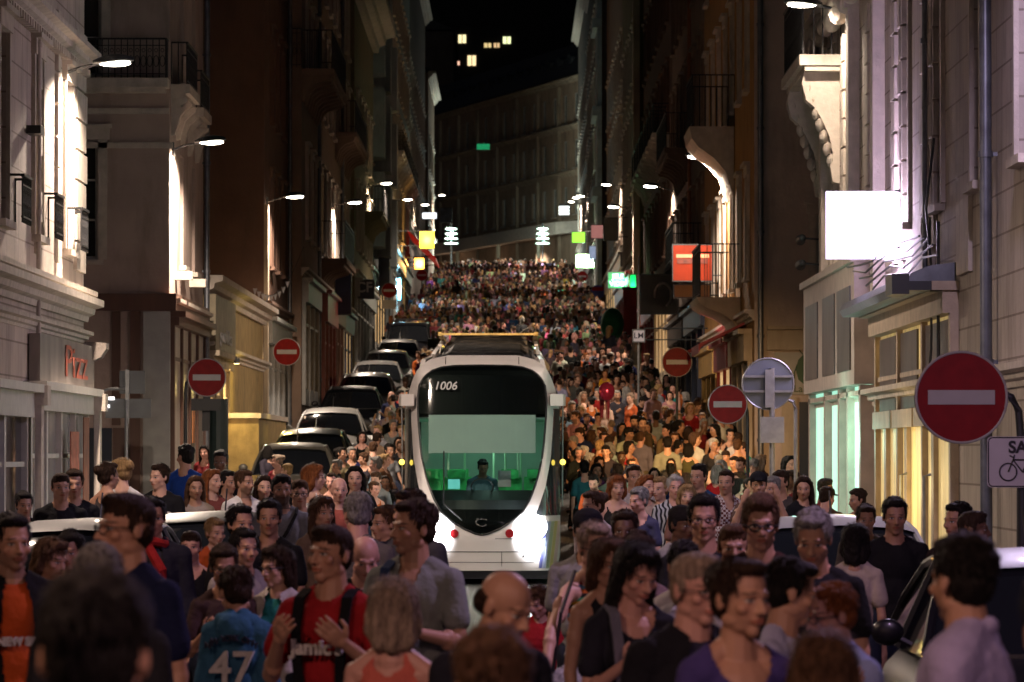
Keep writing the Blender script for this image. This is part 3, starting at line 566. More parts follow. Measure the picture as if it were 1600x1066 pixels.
for L0 in lampdefs:
    X = {'L150': -5.62, 'L183': -5.5, 'L225': -5.6, 'L281': -5.8, 'L335': -5.6, 'R149': 5.0, 'R184': 4.6, 'R216': 4.95, 'R262': 4.45, 'R300': 4.7, 'R330': 4.8}.get(L0[0] + str(int(L0[1])))
    wall_lamp(L0[0], L0[1], L0[2], L0[3], L0[4], x=X)
wall_lamp('L', 44, 7.2, 620, 'street lamp on the left house nearer than the picture edge', col=(1, .77, .62)); wall_lamp('R', 42, 8.0, 560, 'street lamp on the right house nearer than the picture edge', col=(.85, .68, 1))
for sd, d_, w_, lb, c_, arm_ in (('R', 22, 360, 'street lamp on the right between the picture edge and the camera', (.9, .58, 1), 1.2), ('L', 26, 310, 'street lamp on the left between the picture edge and the camera', (1, .66, .5), 1.2), ('R', 4, 480, 'unseen street lamp added beside the camera on the right', (1, .58, .6), 1.4), ('L', 8, 460, 'unseen street lamp added beside the camera on the left', (1, .58, .42), 1.4)):
    wall_lamp(sd, d_, 6.6, w_, lb, arm=arm_, col=c_)  # lamps beside the camera are unseen, added to brighten the foreground
# ------------------------------------------------------------------ road signs
def no_entry(px, py, d, dia, label, pole_dx=.0, hook=0, bottom=None):
    p = at(px, py, d); g = gz(d) + (.12 if (p.x < -4.95 or p.x > 4.0) else 0)
    e = empty('no_entry_sign', (p.x, d, g), 0, label, 'road sign', 'round red no entry signs'); h = p.z - g; r = dia / 2
    s = MB(); s.disc((0, 0, h), r, (0, 1, 0), .02, 56); s.build('disc', REDP, e)
    s = MB(); rr = r - .008; pts = [(rr * math.cos(a), -.012, h + rr * math.sin(a)) for a in np.linspace(0, 2 * math.pi, 57)]; s.tube(pts, .009, 6, cap=False); s.build('rim', WHITEP, e)
    s = MB(); s.box(-r * .72, r * .72, -.018, -.0105, h - r * .155, h + r * .155); s.build('bar', WHITEP, e)
    s = MB(); s.tube([(rr * math.cos(a), .016, h + rr * math.sin(a)) for a in np.linspace(0, 2 * math.pi, 41)], .012, 6, cap=False); s.box(-r * .7, r * .7, .012, .03, h - .12, h - .08); s.box(-r * .7, r * .7, .012, .03, h + .08, h + .12); s.build('back_frame', METAL, e)
    s = MB()
    if hook:
        s.tube([(hook, .06, 0), (hook, .06, h - .25), (hook * .97, .06, h - .1), (hook * .85, .06, h + .0), (hook * .6, .06, h + .05), (0, .06, h + .05)], .028, 10)
    else: s.tube([(pole_dx, .06, 0), (pole_dx, .06, h + r * .6)], .03, 10)
    s.build('pole', DKMETAL, e, smooth=True); return e, h
no_entry(1502, 621, 33.6, .65, 'largest no entry sign, on a hooked pole at the right above the bicycle plate', hook=.42)
no_entry(1137, 632, 79, .65, 'no entry sign beside the grey round sign back on the right', hook=.33)
no_entry(1058, 566, 104, .65, 'no entry sign to the right of the tram below the orange hanging sign')
e, h = no_entry(323, 590, 81, .65, 'no entry sign with a black signal box beneath it at the left corner', hook=-.36)
s = MB(); s.box(-.26, .24, -.06, .1, h - .56, h - .36); s.box(-.06, .06, .02, .1, h - .36, h - .33); s.box(-.08, .3, .04, .14, h - .9, h - .56); s.build('signal_box', BLACKP, e)
s = MB(); s.tube([(.2, .1, 0), (.2, .1, h - .36)], .16, 14); s.build('thick_post', mat('dark_green_metal', (.015, .03, .028), .5, var=.2), e)
no_entry(448, 550, 113, .65, 'no entry sign in front of the red shopfront on the left')
e, h = no_entry(608, 454, 203, .65, 'small no entry sign above a white plate beyond the parked cars'); s = MB(); s.box(-.3, .3, -.02, 0, h - .78, h - .4); s.build('plate', WHITEP, e)
no_entry(659, 430, 258, .62, 'tiny no entry sign under the orange lit shop high on the left'); no_entry(910, 432, 288, .65, 'tiny no entry sign under the bright green lit sign')
p = at(934, 456, 250); e = empty('parking_sign', (p.x, 250, gz(250)), 0, 'small round red and blue sign left of the green video sign', 'road sign'); h = p.z - gz(250)
s = MB(); s.disc((0, 0, h), .36, (0, 1, 0), .02, 36); s.build('disc', mat('blue_sign', (.02, .04, .3), .4), e); s = MB(); s.box(-.3, .3, -.03, -.012, h + .05, h + .25); s.build('bar', REDP, e); s = MB(); s.tube([(0, .05, 0), (0, .05, h)], .04, 8); s.build('pole', METAL, e)
# bicycle plate
p = at(1597, 722, 33.5); e = empty('bicycle_plate', (p.x, 33.5, .12), 0, 'white plate reading SAUF with a bicycle under the largest no entry sign', 'road sign'); h = p.z - .12
s = MB(); w_, q_ = .245, .178
def rrect(w_, q_, y, r=.03): return [(sx * (w_ - r) + r * math.cos(a + o_), y, h + sz * (q_ - r) + r * math.sin(a + o_)) for sx, sz, o_ in ((1, 1, 0), (-1, 1, math.pi / 2), (-1, -1, math.pi), (1, -1, 1.5 * math.pi)) for a in (0, .5, 1.05, 1.57)]
s.loft([rrect(w_, q_, 0), rrect(w_, q_, -.012)]); pl = s.build('plate', mat('pale_lilac_sign_paint', (.55, .53, .6), .45, var=.08), e)
s = MB(); rp = rrect(w_ - .008, q_ - .008, -.013); s.tube(rp + [rp[0]], .004, 4, cap=False); s.build('border', BLACKP, pl)
text("SAUF", .115, BLACKP, pl, (0.035, -.014, h + .1), bold=.004)
s = MB()
for cx in (-.1, .1): s.tube([(cx + .06 * math.cos(a), -.016, h - .07 + .06 * math.sin(a)) for a in np.linspace(0, 2 * math.pi, 25)], .0055, 5, cap=False)
for q in (((-.1, -.07), (-.06, .03)), ((-.06, .03), (-.09, .045)), ((-.065, .015), (.05, .015)), ((.05, .015), (.1, -.07)), ((.1, -.07), (.0, -.07)), ((.0, -.07), (-.065, .015)), ((.0, -.07), (.055, .04)), ((.03, .04), (.075, .04)), ((-.06, .03), (-.055, .05))):
    s.tube([(a, -.016, h + b_) for a, b_ in q], .0055, 5)
s.build('bicycle_symbol', BLACKP, pl); s = MB(); s.tube([(0, .05, 0), (0, .05, h + .17)], .03, 10); s.build('pole', DKMETAL, e)
# sign backs
p = at(1200, 600, 61); e = empty('round_sign', (p.x, 61, 0), 0, 'back of a grey round road sign turned away, on the right', 'road sign'); h = p.z
s = MB(); s.disc((0, 0, h), .325, (0, 1, 0), .02, 48); s.build('disc', mat('grey_sign_back', (.13, .15, .18), .5, .3, var=.1), e)
s = MB(); s.tube([(.325 * math.cos(a), -.01, h + .325 * math.sin(a)) for a in np.linspace(0, 2 * math.pi, 41)], .012, 6, cap=False); s.box(-.3, .3, -.05, -.012, h + .08, h + .11); s.box(-.3, .3, -.05, -.012, h - .11, h - .08); s.box(-.04, .04, -.08, -.04, h - .3, h + .18); s.build('back_frame', METAL, e)
s = MB(); s.tube([(.05, -.03, 0), (.05, -.03, h + .2)], .035, 10); s.box(-.1, .2, -.1, -.02, h - .75, h - .42); s.build('pole', METAL, e)
p = at(1243, 640, 63); e = empty('hooped_post', (p.x, 63, 0), 0, 'slim bent metal post standing right of the grey sign back', 'post'); s = MB(); s.tube([(0, 0, 0), (0, 0, p.z), (-.03, 0, p.z + .1), (-.12, 0, p.z + .14), (-.3, 0, p.z + .14)], .025, 10); s.build('pole', METAL, e, smooth=True)
p = at(198, 625, 79); e = empty('direction_sign', (p.x, 79, .1), 0, 'back of grey rectangular direction panels on hooped posts at the left corner', 'road sign'); h = p.z - .1
s = MB(); s.box(-.12, .3, 0, .03, h + .1, h + .48); s.box(-.35, .4, 0, .03, h - .3, h + .02); s.build('panel', mat('dull_sign_back', (.13, .14, .15), .6, .2, var=.15), e); s = MB(); s.box(-.02, .04, -.05, 0, h - .4, h + .5); s.tube([(0, -.06, 0), (0, -.06, h)], .03, 8); s.tube([(-.52, 0, 0), (-.52, 0, h - .02), (-.45, 0, h + .12), (-.3, 0, h + .18), (0, 0, h + .18)], .022, 8); s.build('pole', METAL, e)
s = MB(); s.box(-.3, -.2, -.02, -.005, h + .0, h + .05); s.box(-.38, -.28, -.02, -.005, h - .13, h - .08); s.build('small_display', mat('small_display_light', (1, 1, 1), .5, var=0, emit=(.9, .85, .85), es=1.2), e)

# ------------------------------------------------------------------ hanging shop signs
def emis(n, c, es): return mat(n, c, .4, var=.12, scale=1.5, emit=c, es=es)
def box_sign(px, py, w, h, d, m, label, name='hanging_sign', th=.16, xw=None, frame=DKMETAL, light=None, arm=True):
    p = at(px, py, d); w_, h_ = w * d / F / 2, h * d / F / 2; e = empty(name, tuple(p), 0, label, 'shop sign', 'signs hanging over the street')
    s = MB(); s.box(-w_, w_, -th / 2, th / 2, -h_, h_); s.build('sign_face', m, e)
    s = MB()
    for q in ((-w_ - .025, w_ + .025, h_ + .003, h_ + .03), (-w_ - .025, w_ + .025, -h_ - .03, -h_ - .003), (-w_ - .025, -w_ - .003, -h_, h_), (w_ + .003, w_ + .025, -h_, h_)): s.box(q[0], q[1], -th / 2 - .01, th / 2 + .01, q[2], q[3])
    s.build('sign_frame', frame, e)
    if arm:
        X = (XL if p.x < 0 else XR) - p.x; sg_ = 1 if X > 0 else -1; s = MB()
        for z in (h_ * .95 + .06, -h_ * .7): s.tube([(sg_ * w_, 0, z), (X, 0, z)], .018, 6)
        s.build('bracket', DKMETAL, e)
    if light: point(e, (0, -th / 2 - .25, 0), light[0], light[1], .2); 
    return e
e = box_sign(1346, 352, 104, 98, 60, emis('white_lightbox', (.93, .86, 1), 2.6), 'square blazing white light box sign on a bracket at the right', th=.14, frame=mat('white_frame', (.8, .8, .85), .5, emit=(.7, .6, .9), es=.5)); point(e, (.35, .4, -.1), 130, (.85, .66, 1), .3); point(e, (.1, -.6, -.1), 60, (.85, .68, 1), .3)
box_sign(1082, 411, 60, 55, 112, mat('orange_sign_face', (.17, .013, .002), .6, var=.25, emit=(.5, .07, .01), es=.07, spec=.2), 'orange rectangular hanging sign in front of the ochre house')
e = bpy.context.scene.objects[-1] if 0 else [o for o in bpy.data.objects if o.get('label', '').startswith('orange rectangular')][0]
s = MB(); s.box(-.38, .38, -.10, -.083, .12, .2); s.build('bright_strip', mat('orange_strip', (.6, .2, .1), .5, var=.3, emit=(1, .4, .2), es=.25), e); s = MB(); s.box(-.36, .36, -.095, -.083, -.02, .1); s.build('dark_band', mat('dark_red_band', (.12, .02, .01), .6, var=.5, scale=8), e)
e = box_sign(1082, 455, 56, 18, 113, mat('dull_ochre_panel', (.2, .12, .04), .5), 'narrow dull ochre panel hanging under the orange sign')
e = box_sign(968, 438, 35, 24, 190, emis('green_video_face', (.01, .16, .06), .18), 'green neon sign reading JEUX VIDEO on the right', light=(25, (.2, 1, .5)))
WL = emis('green_white_neon', (.5, 1, .7), .6); text("JEUX", .27, WL, e, (0, -.1, .14), bold=.01, ext=.01); text("VIDEO", .27, WL, e, (0, -.1, -.15), bold=.01, ext=.01)
box_sign(989, 447, 8, 34, 176, emis('green_strip_face', (.01, .6, .15), .25), 'thin vertical green lit strip right of the video sign', light=(12, (.1, 1, .35)))
e = box_sign(998, 525, 17, 17, 120, mat('pale_plate', (.5, .5, .6), .5), 'small white plate reading LM on a slim post'); text("LM", .2, NAVY, e, (0, -.085, 0), bold=.002); s = MB(); s.tube([(0, .12, -2.6), (0, .12, .2)], .03, 8); s.tube([(0, .12, .2), (.0, .12, 2.0)], .025, 8); s.build('pole', METAL, e)
box_sign(536, 453, 24, 76, 146, mat('navy_banner', (.015, .03, .11), .5, var=.2), 'tall navy blue banner sign on the left')
e = box_sign(571, 452, 26, 28, 168, mat('dark_blue_sign', (.02, .025, .05), .5), 'dark sign with pale letters CF on the left'); text("CF", .5, WHITEP, e, (-.05, -.09, .05), bold=.01)
box_sign(667, 375, 22, 26, 228, emis('yellow_sign_face', (1, .62, .03), 0.65), 'bright yellow square sign above the crowd on the left', light=(40, (1, .7, .15)))
box_sign(655, 412, 14, 16, 245, emis('orange_glow_face', (1, .38, .05), 1.25), 'glowing orange shop sign under the yellow sign', light=(120, (1, .5, .12)))
box_sign(624, 452, 4, 34, 232, emis('cyan_strip_face', (.25, .8, 1), 1.0), 'thin cyan lit strip on the left house front', light=(160, (.35, .8, 1)))
box_sign(671, 337, 22, 9, 300, emis('cold_white_face', (.8, .85, .9), 0.8), 'flat white lit shop sign under the far left lamps')
box_sign(904, 371, 20, 16, 262, emis('lime_sign_face', (.3, .9, .06), 0.6), 'lime green rectangular sign on the right')
box_sign(933, 362, 18, 20, 240, emis('dusty_pink_face', (.4, .16, .14), 0.3), 'dusty pink square sign right of the lime sign')
e = box_sign(882, 328, 16, 18, 305, mat('dark_slats', (.1, .1, .1), .5), 'striped white lit sign at the far right'); s = MB(); [s.box(-.35, .3, -.12, -.09, z, z + .13) for z in (-.3, -.1, .1)]; s.build('light_slat', emis('slat_light', (.9, 1, .95), 1.25), e)
e = box_sign(915, 408, 30, 20, 270, emis('bright_green_face', (.45, 1, .3), 1.2), 'brightest green and white lit shop sign over the crowd', light=(200, (.7, 1, .75))); s = MB(); s.box(-.1, .9, -.12, -.09, -.2, .25); s.build('light_panel', emis('white_green', (.85, 1, .95), 2.5), e)
box_sign(928, 395, 14, 20, 255, mat('mixed_posters', (.15, .16, .22), .5, var=.5, scale=3, emit=(.15, .18, .25), es=.6), 'small mauve and blue poster panel at the right')
box_sign(697, 336, 18, 22, 322, mat('grey_blue_frame_sign', (.14, .16, .2), .5, var=.4), 'small framed grey sign at the far left'); box_sign(600, 430, 16, 60, 205, mat('slate_blue_panel', (.1, .13, .2), .5, var=.2), 'slate blue vertical panel on the left')
e = box_sign(1030, 460, 58, 60, 128, mat('black_sign_face', (.02, .018, .018), .4), 'dark square sign with a pale curved arch on the right'); s = MB(); s.tube([(.1 + .22 * math.cos(a), -.09, -.02 + .32 * math.sin(a)) for a in np.linspace(-1.2, 3.4, 16)], .035, 6); s.build('arch_emblem', mat('dull_white', (.35, .3, .28), .5), e)
e = box_sign(955, 358, 22, 34, 200, mat('balcony_sign', (.25, .22, .2), .5), 'pale lattice panel beside the far right lamps')
box_sign(755, 229, 20, 9, 352, emis('faint_green', (.02, .5, .2), .12), 'faint green glow lamp high on the terrace', arm=False)
# red awning and fairy light
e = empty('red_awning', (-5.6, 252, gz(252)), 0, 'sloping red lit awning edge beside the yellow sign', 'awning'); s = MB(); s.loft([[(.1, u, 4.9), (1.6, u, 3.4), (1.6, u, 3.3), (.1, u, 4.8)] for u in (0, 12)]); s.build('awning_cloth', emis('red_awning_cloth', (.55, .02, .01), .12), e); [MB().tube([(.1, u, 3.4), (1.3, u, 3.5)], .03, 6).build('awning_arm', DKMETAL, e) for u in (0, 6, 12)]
e = empty('green_kiosk_awning', (3.55, 170, gz(170) - .3), 0, 'round dark green awning over the crowd left of the red shopfront', 'awning'); s = MB(); s.ell((0, 0, 2.45), (.42, .42, .6), n=16, m=10); s.build('awning_cloth', mat('dark_green_cloth', (.01, .12, .05), .8, var=.3), e, smooth=True); s = MB(); s.tube([(0, 0, 0), (0, 0, 2)], .05, 8); s.build('pole', DKMETAL, e)
e = empty('red_banner', (4.3, 175, gz(175)), 0, 'tall red panel beside the green awning on the right', 'banner'); s = MB(); s.box(-.25, .25, 0, .1, .2, 3.3); s.build('panel', mat('deep_red_panel', (.28, .015, .015), .5, var=.2), e); s = MB(); s.box(-.3, .3, -.02, .12, 3.303, 3.4); s.build('cap', DKMETAL, e)
# stacked-ring street lamps at the top
for px_, lab in ((705, 'ring-shaped modern street light at the top left of the crowd'), (848, 'ring-shaped modern street light in front of the canopy')):
    p = at(px_, 386, 343); e = empty('ring_lamp', (p.x, 343, gz(343)), 0, lab, 'street lamp', 'ring lamps at the top of the hill'); z0 = p.z - gz(343)
    s = MB(); s.tube([(0, 0, 0), (0, 0, z0 + 1.7)], .06, 8); s.build('pole', DKMETAL, e)
    for k in range(4): s = MB(); s.disc((0, 0, z0 + .25 + k * .35), .5 - .03 * k, (0, 0, 1), .09, 20); s.build('ring', emis('ring_light', (.7, 1, .85), 0.45), e)
    point(e, (0, -.7, z0 + .8), 700, (.8, 1, .9), .3)
# bunting
e = empty('bunting', (-5.4, 113, gz(113) + 4.6), 0, 'string of small white pennants strung across from the red-brown house', 'bunting')
s = MB(); pts = [(-.6 + k * .09, -1 + k * .1, -.35 - .3 * math.sin(k / 12 * math.pi) + .085 * k * (k / 12)) for k in range(13)]; s.tube(pts, .008, 4); s.build('cord', BLACKP, e)
for q in pts[:9]: s = MB(); s.loft([[(q[0] - .05, q[1] + o_, q[2]), (q[0] + .05, q[1] + o_, q[2]), (q[0], q[1] + o_, q[2] - .16)] for o_ in (0, .006)]); s.build('pennant', WHITEP, e)

# ------------------------------------------------------------------ parked cars
CARGLASS = mat('car_glass', (.008, .009, .011), .06, var=0, spec=1, coat=.5); TYRE = mat('tyre_rubber', (.015, .015, .015), .85, var=.2); RIM = mat('alloy_rim', (.3, .3, .32), .3, .8, var=.1)
CHROME = mat('car_chrome', (.55, .55, .56), .15, 1, var=0); HEADL = mat('headlight_glass', (.25, .26, .28), .1, .2, var=.1, coat=1); PLATE = mat('number_plate', (.5, .5, .48), .5, var=0)
def paint(n, c, r=.28, me=.4): return mat(n, c, r, me, var=.04, coat=.8)
def make_car(kind, m, loc, rz, label):
    e = empty('parked_car', loc, rz, label, 'car', 'cars parked along the kerb'); k = 1.0 if kind == 'car' else 1.22
    def ring(y, zl, zb, hw, tuck=.9, n=2.6):
        pts = []
        for i in range(20):
            a = 2 * math.pi * i / 20; c_, s_ = math.cos(a), math.sin(a); x = hw * abs(c_) ** (2 / 3.2) * (1 if c_ > 0 else -1); z = (zb - zl) / 2 * abs(s_) ** (2 / 2.6) * (1 if s_ > 0 else -1)
            pts.append((x * (1 if s_ < .3 else 1 - .1 * s_), y, (zb + zl) / 2 + z))
        return pts
    hb = .92 * k
    st = [(-2.12, .38, .62, .55), (-2.08, .28, .72 * k, .74), (-1.95, .22, .78 * k, .82), (-1.5, .2, .86 * k, .86), (-1.0, .2, .93 * k, .87), (-.3, .2, .97 * k, .88), (.8, .2, .98 * k, .88), (1.5, .2, .98 * k, .87), (1.9, .25, .96 * k, .83), (2.08, .3, .88 * k, .76), (2.12, .4, .7, .6)]
    s = MB(); s.loft([ring(*q) for q in st]); s.build('body', m, e, smooth=50)
    def cab(y, z, hw, zb): return [(-hw - .10 * (z - zb) * 0, y, zb), (-hw * .985, y, zb + (z - zb) * .5), (-hw * .86, y, z - .06), (-hw * .72, y, z - .01), (0, y, z + .02), (hw * .72, y, z - .01), (hw * .86, y, z - .06), (hw * .985, y, zb + (z - zb) * .5), (hw, y, zb)]
    rz_ = 1.45 * k if kind == 'car' else 1.78; bz = .9 * k
    def cc(y, z, hwt): 
        hwb = .80; pts = []
        for t_ in np.linspace(0, 1, 5): pts.append((-(hwb + (hwt - hwb) * t_), y, bz + (z - bz) * t_))
        pts += [(-hwt * .8, y, z + .035 * min(1, (z - bz) * 4)), (0, y, z + .06 * min(1, (z - bz) * 4)), (hwt * .8, y, z + .035 * min(1, (z - bz) * 4))]
        for t_ in np.linspace(1, 0, 5): pts.append(((hwb + (hwt - hwb) * t_), y, bz + (z - bz) * t_))
        return pts
    if kind == 'car': cs = [(-1.15, bz + .02, .78), (-.85, bz + .22, .72), (-.45, bz + .43, .63), (-.15, rz_ - .06, .58), (.6, rz_ - .05, .58), (1.35, rz_ - .1, .57), (1.75, bz + .25, .66), (1.98, bz + .02, .74)]
    else: cs = [(-1.2, bz + .02, .78), (-.95, bz + .3, .73), (-.7, rz_ - .1, .68), (-.3, rz_ - .04, .67), (.8, rz_ - .04, .67), (1.8, rz_ - .06, .67), (2.0, bz + .2, .72), (2.05, bz + .02, .75)]
    s = MB(); s.loft([cc(*q) for q in cs]); s.build('window_glass', CARGLASS, e, smooth=30)
    top = [q for q in cs if q[1] > bz + .42 or (kind != 'car' and q[1] > bz + .35)]
    s = MB(); s.loft([[(x * 1.01, y, z + .012) for x, y, z in cc(*q)[4:9]] for q in ([(top[0][0] - .05, top[0][1] - .015, top[0][2])] + top)], closed=False, caps=False)
    s.build('roof', m, e, smooth=50, recalc=True)
    for sx in (-1, 1):
        s = MB(); a0 = cs[0]; s.tube([(sx * q[2] * 1.0 + sx * .012, q[0], q[1] + .0) for q in cs[:4]], .028, 6); s.tube([(sx * (q[2] + .012), q[0], q[1]) for q in cs[3:]], .028, 6)
        s.tube([(sx * .82, .35, bz), (sx * (.6 if kind == 'car' else .69), .35, rz_ - .06)], .03, 6); s.build('pillar', m, e, smooth=True)
    for sx in (-1, 1):
        s = MB(); s.tube([(sx * .84, -.8, bz + .06), (sx * .92, -.8, bz + .1)], .02, 6); s.ell((sx * .97, -.8, bz + .13), (.09, .05, .075), n=12, m=8); s.build('wing_mirror', m, e, smooth=True)
        s = MB(); s.ell((sx * .62, -2.0, .64 * k), (.17, .1, .085), n=14, m=8); s.build('headlight', HEADL, e, smooth=True)
        for y in (-1.3, 1.3):
            s = MB(); s.tube([(sx * .70, y, .31), (sx * .9, y, .31)], .31, 24); s.build('wheel', TYRE, e); s = MB(); s.tube([(sx * .895, y, .31), (sx * .908, y, .31)], .2, 20); s.build('rim', RIM, e)
    s = MB(); s.box(-.4, .4, -2.16, -2.11, .5, .56); s.box(-.35, .35, -2.16, -2.11, .34, .42); s.build('grille', BLACKP, e); s = MB(); s.box(-.26, .26, -2.185, -2.165, .43, .5); s.build('number_plate', PLATE, e)
    s = MB(); s.tube([(-.5, -.98, bz + .1), (.1, -.86, bz + .2)], .01, 4); s.tube([(.05, -.98, bz + .1), (.55, -.86, bz + .18)], .01, 4); s.build('wiper', BLACKP, e)
    s = MB(); s.tube([(0, 1.2, rz_), (0, 1.45, rz_ + .22)], .008, 4); s.build('antenna', BLACKP, e)
    if kind == 'suv': s = MB(); [s.tube([(sx * .6, -.2, rz_ + .12), (sx * .6, 1.7, rz_ + .12)], .025, 6) for sx in (-1, 1)]; [s.box(-.62, .62, y, y + .06, rz_ + .1, rz_ + .14) for y in (0, .8, 1.5)]; s.build('roof_rack', BLACKP, e)
    return e
SIL = mat('silver_paint', (.10, .10, .10), .5, .3, var=.04, coat=.15); BLK = mat('black_car_paint', (.005, .005, .007), .4, 0, var=.04, coat=.1, spec=.3); GRY = paint('grey_car_paint', (.12, .12, .125)); WHT = mat('white_car_paint', (.24, .24, .23), .45, 0, var=.04, coat=.2); GRN = paint('dark_green_car_paint', (.02, .03, .025)); BEI = mat('champagne_car_paint', (.12, .11, .09), .4, .3, var=.04, coat=.3)
cars = [(-3.5, 39.5, SIL, 'car', 'silver parked car nearest on the left, roof behind the grey-haired man'), (-2.75, 44.6, BLK, 'car', 'black parked car on the left behind the man in the white polo'),
    (-4.25, 94, BEI, 'car', 'champagne parked car, first of the row beyond the yellow wall'), (-4.2, 101.2, GRN, 'car', 'dark green parked car, second of the row beyond the yellow wall'), (-4.25, 113, WHT, 'car', 'white roofed parked car in the left row'),
    (-4.25, 128, BLK, 'car', 'black parked car behind the white roofed one'), (-4.2, 139, GRY, 'car', 'grey parked car in the middle of the uphill row'), (-4.2, 150, SIL, 'car', 'silver parked car in the uphill row below the van'),
    (-4.2, 162, GRY, 'car', 'small grey parked car seen just below the tall dark van'), (-4.15, 176, BLK, 'car', 'dark parked car right before the tall van'), (-4.0, 187, BLK, 'suv', 'tall dark van with a roof rack at the top of the car row'),
    (2.85, 42, WHT, 'car', 'white roofed parked car on the right between the mint lit shop and the crowd'), (3.02, 27.0, BLK, 'car', 'dark parked car at the right with a bright curved roof edge')]
for x, y, m, k, lab in cars:
    make_car(k, m, (x, y, gz(y)), math.pi * 0 + R(random.uniform(-1, 1)), lab).rotation_euler[0] = math.atan2(gz(y + 2) - gz(y - 2), 4)

# ------------------------------------------------------------------ tram
TD, TX = 72.8, -.456
TW = mat('white_tram_paint', (.70, .65, .65), .32, 0, var=.06, scale=1.2, coat=.5, dirt=.12); TRG = pane('tram_windscreen', (.8, .95, .9), .45, .8); TBK = mat('tram_black_band', (.004, .004, .005), .5, var=0, spec=.1)
tram = empty('tram', (TX, TD, 0), 0, 'white low-floor tram numbered 1006 coming down through the crowd', 'tram')
def zp(py): return CAMZ + (HOR - py) / 103.0
def tab(z, T_): ys = sorted((zp(a), b_) for a, b_ in T_); return float(np.interp(z, [q[0] for q in ys], [q[1] for q in ys]))
TG = [(570, .0), (570.6, .42), (573, .62), (578, .76), (586, .87), (600, .96), (625, .985), (654, .975), (690, .945), (715, .915), (745, .85), (761, .8), (780, .73), (800, .62), (815, .46), (826, .28), (834, .1), (836, 0)]
TB = [(556, 1.0), (600, 1.07), (625, 1.09), (654, 1.09), (715, 1.05), (761, .965), (790, .87), (806, .80), (892, .8)]
TO = [(553.5, .52), (555, .66), (560, .80), (568, .91), (578, 1.0), (592, 1.07), (610, 1.13), (640, 1.19), (800, 1.2), (870, 1.19), (892, 1.14)]
def ty(x, z):
    x = abs(x); y = .12 * x * x + (0 if z < .95 else .2 * (z - .95)) + max(0, z - 3.25) ** 1.4 * 2.2 + (max(0, .75 - z) * .25)
    if x > .95: y += (x - .95) ** 1.6 * 7.5
    return y
rows = sorted({round(zp(y), 4) for y in list(range(554, 893, 6)) + [553.5, 570, 570.6, 573, 578, 826, 834, 836, 892]})
NG, NB, NO = 12, 3, 6
def tram_rows(part):
    """columns: -O..-B..-G..0..G..B..O at every row; returns faces of one region"""
    grid = []
    for z in rows:
        o_ = tab(z, TO); g_ = min(tab(z, TG) if zp(836) <= z <= zp(570) else 0, o_); b_ = max(g_ + .02, min(tab(z, TB), o_ - .004))
        xs = list(np.linspace(0, g_, NG + 1)) + list(np.linspace(g_, b_, NB + 1))[1:] + list(np.linspace(b_, o_, NO + 1))[1:]
        grid.append([(-x, ty(x, z), z) for x in xs[::-1]] + [(x, ty(x, z), z) for x in xs[1:]])
    n = len(grid[0]); N2 = NG + NB + NO; mb = MB()
    for i in range(len(rows) - 1):
        zc = (rows[i] + rows[i + 1]) / 2
        for j in range(n - 1):
            c_ = abs(j + .5 - N2); kind = 'glass' if c_ < NG else ('band' if c_ < NG + NB else 'outer')
            if kind == 'glass' and not (zp(836) <= zc <= zp(570)): kind = 'band'
            if kind == 'outer' and zp(805) < zc < zp(636): kind = 'side'
            if (kind == part) or (part == 'shell' and kind in ('band', 'outer')): mb.quad(grid[i][j], grid[i][j + 1], grid[i + 1][j + 1], grid[i + 1][j])
    bm = bmesh.new(); me = bpy.data.meshes.new('t'); me.from_pydata(mb.v, [], mb.f); bm.from_mesh(me); bmesh.ops.remove_doubles(bm, verts=bm.verts, dist=.0005); bmesh.ops.dissolve_degenerate(bm, dist=.0004, edges=bm.edges); bmesh.ops.recalc_face_normals(bm, faces=bm.faces); bm.to_mesh(me); bm.free()
    me.polygons.foreach_set('use_smooth', [True] * len(me.polygons)); return me, grid
me, grid = tram_rows('shell'); shell = link('cab_shell', me, tram, [TW])
me, _ = tram_rows('glass'); ws = link('windscreen', me, tram, [TRG])
me, _ = tram_rows('side'); TSG = mat('tram_side_glass', (.03, .035, .04), .08, var=0, spec=1)
for sx in (-1, 1):
    m2 = me.copy(); bm = bmesh.new(); bm.from_mesh(m2); bmesh.ops.delete(bm, geom=[v for v in bm.verts if v.co.x * sx < 0], context='VERTS'); bm.to_mesh(m2); bm.free(); link('cab_side_window', m2, tram, [TSG])
# dark rim round the windscreen
s = MB(); ring_ = [(x, ty(x, z) - .004, z) for z in rows if zp(836) <= z <= zp(570) for x in (tab(z, TG),)]; ring_ = ring_ + [(-x, y, z) for x, y, z in ring_[::-1]]
s.tube(ring_, .016, 6, cap=False); s.build('windscreen_seal', BLACKP, tram, smooth=True)
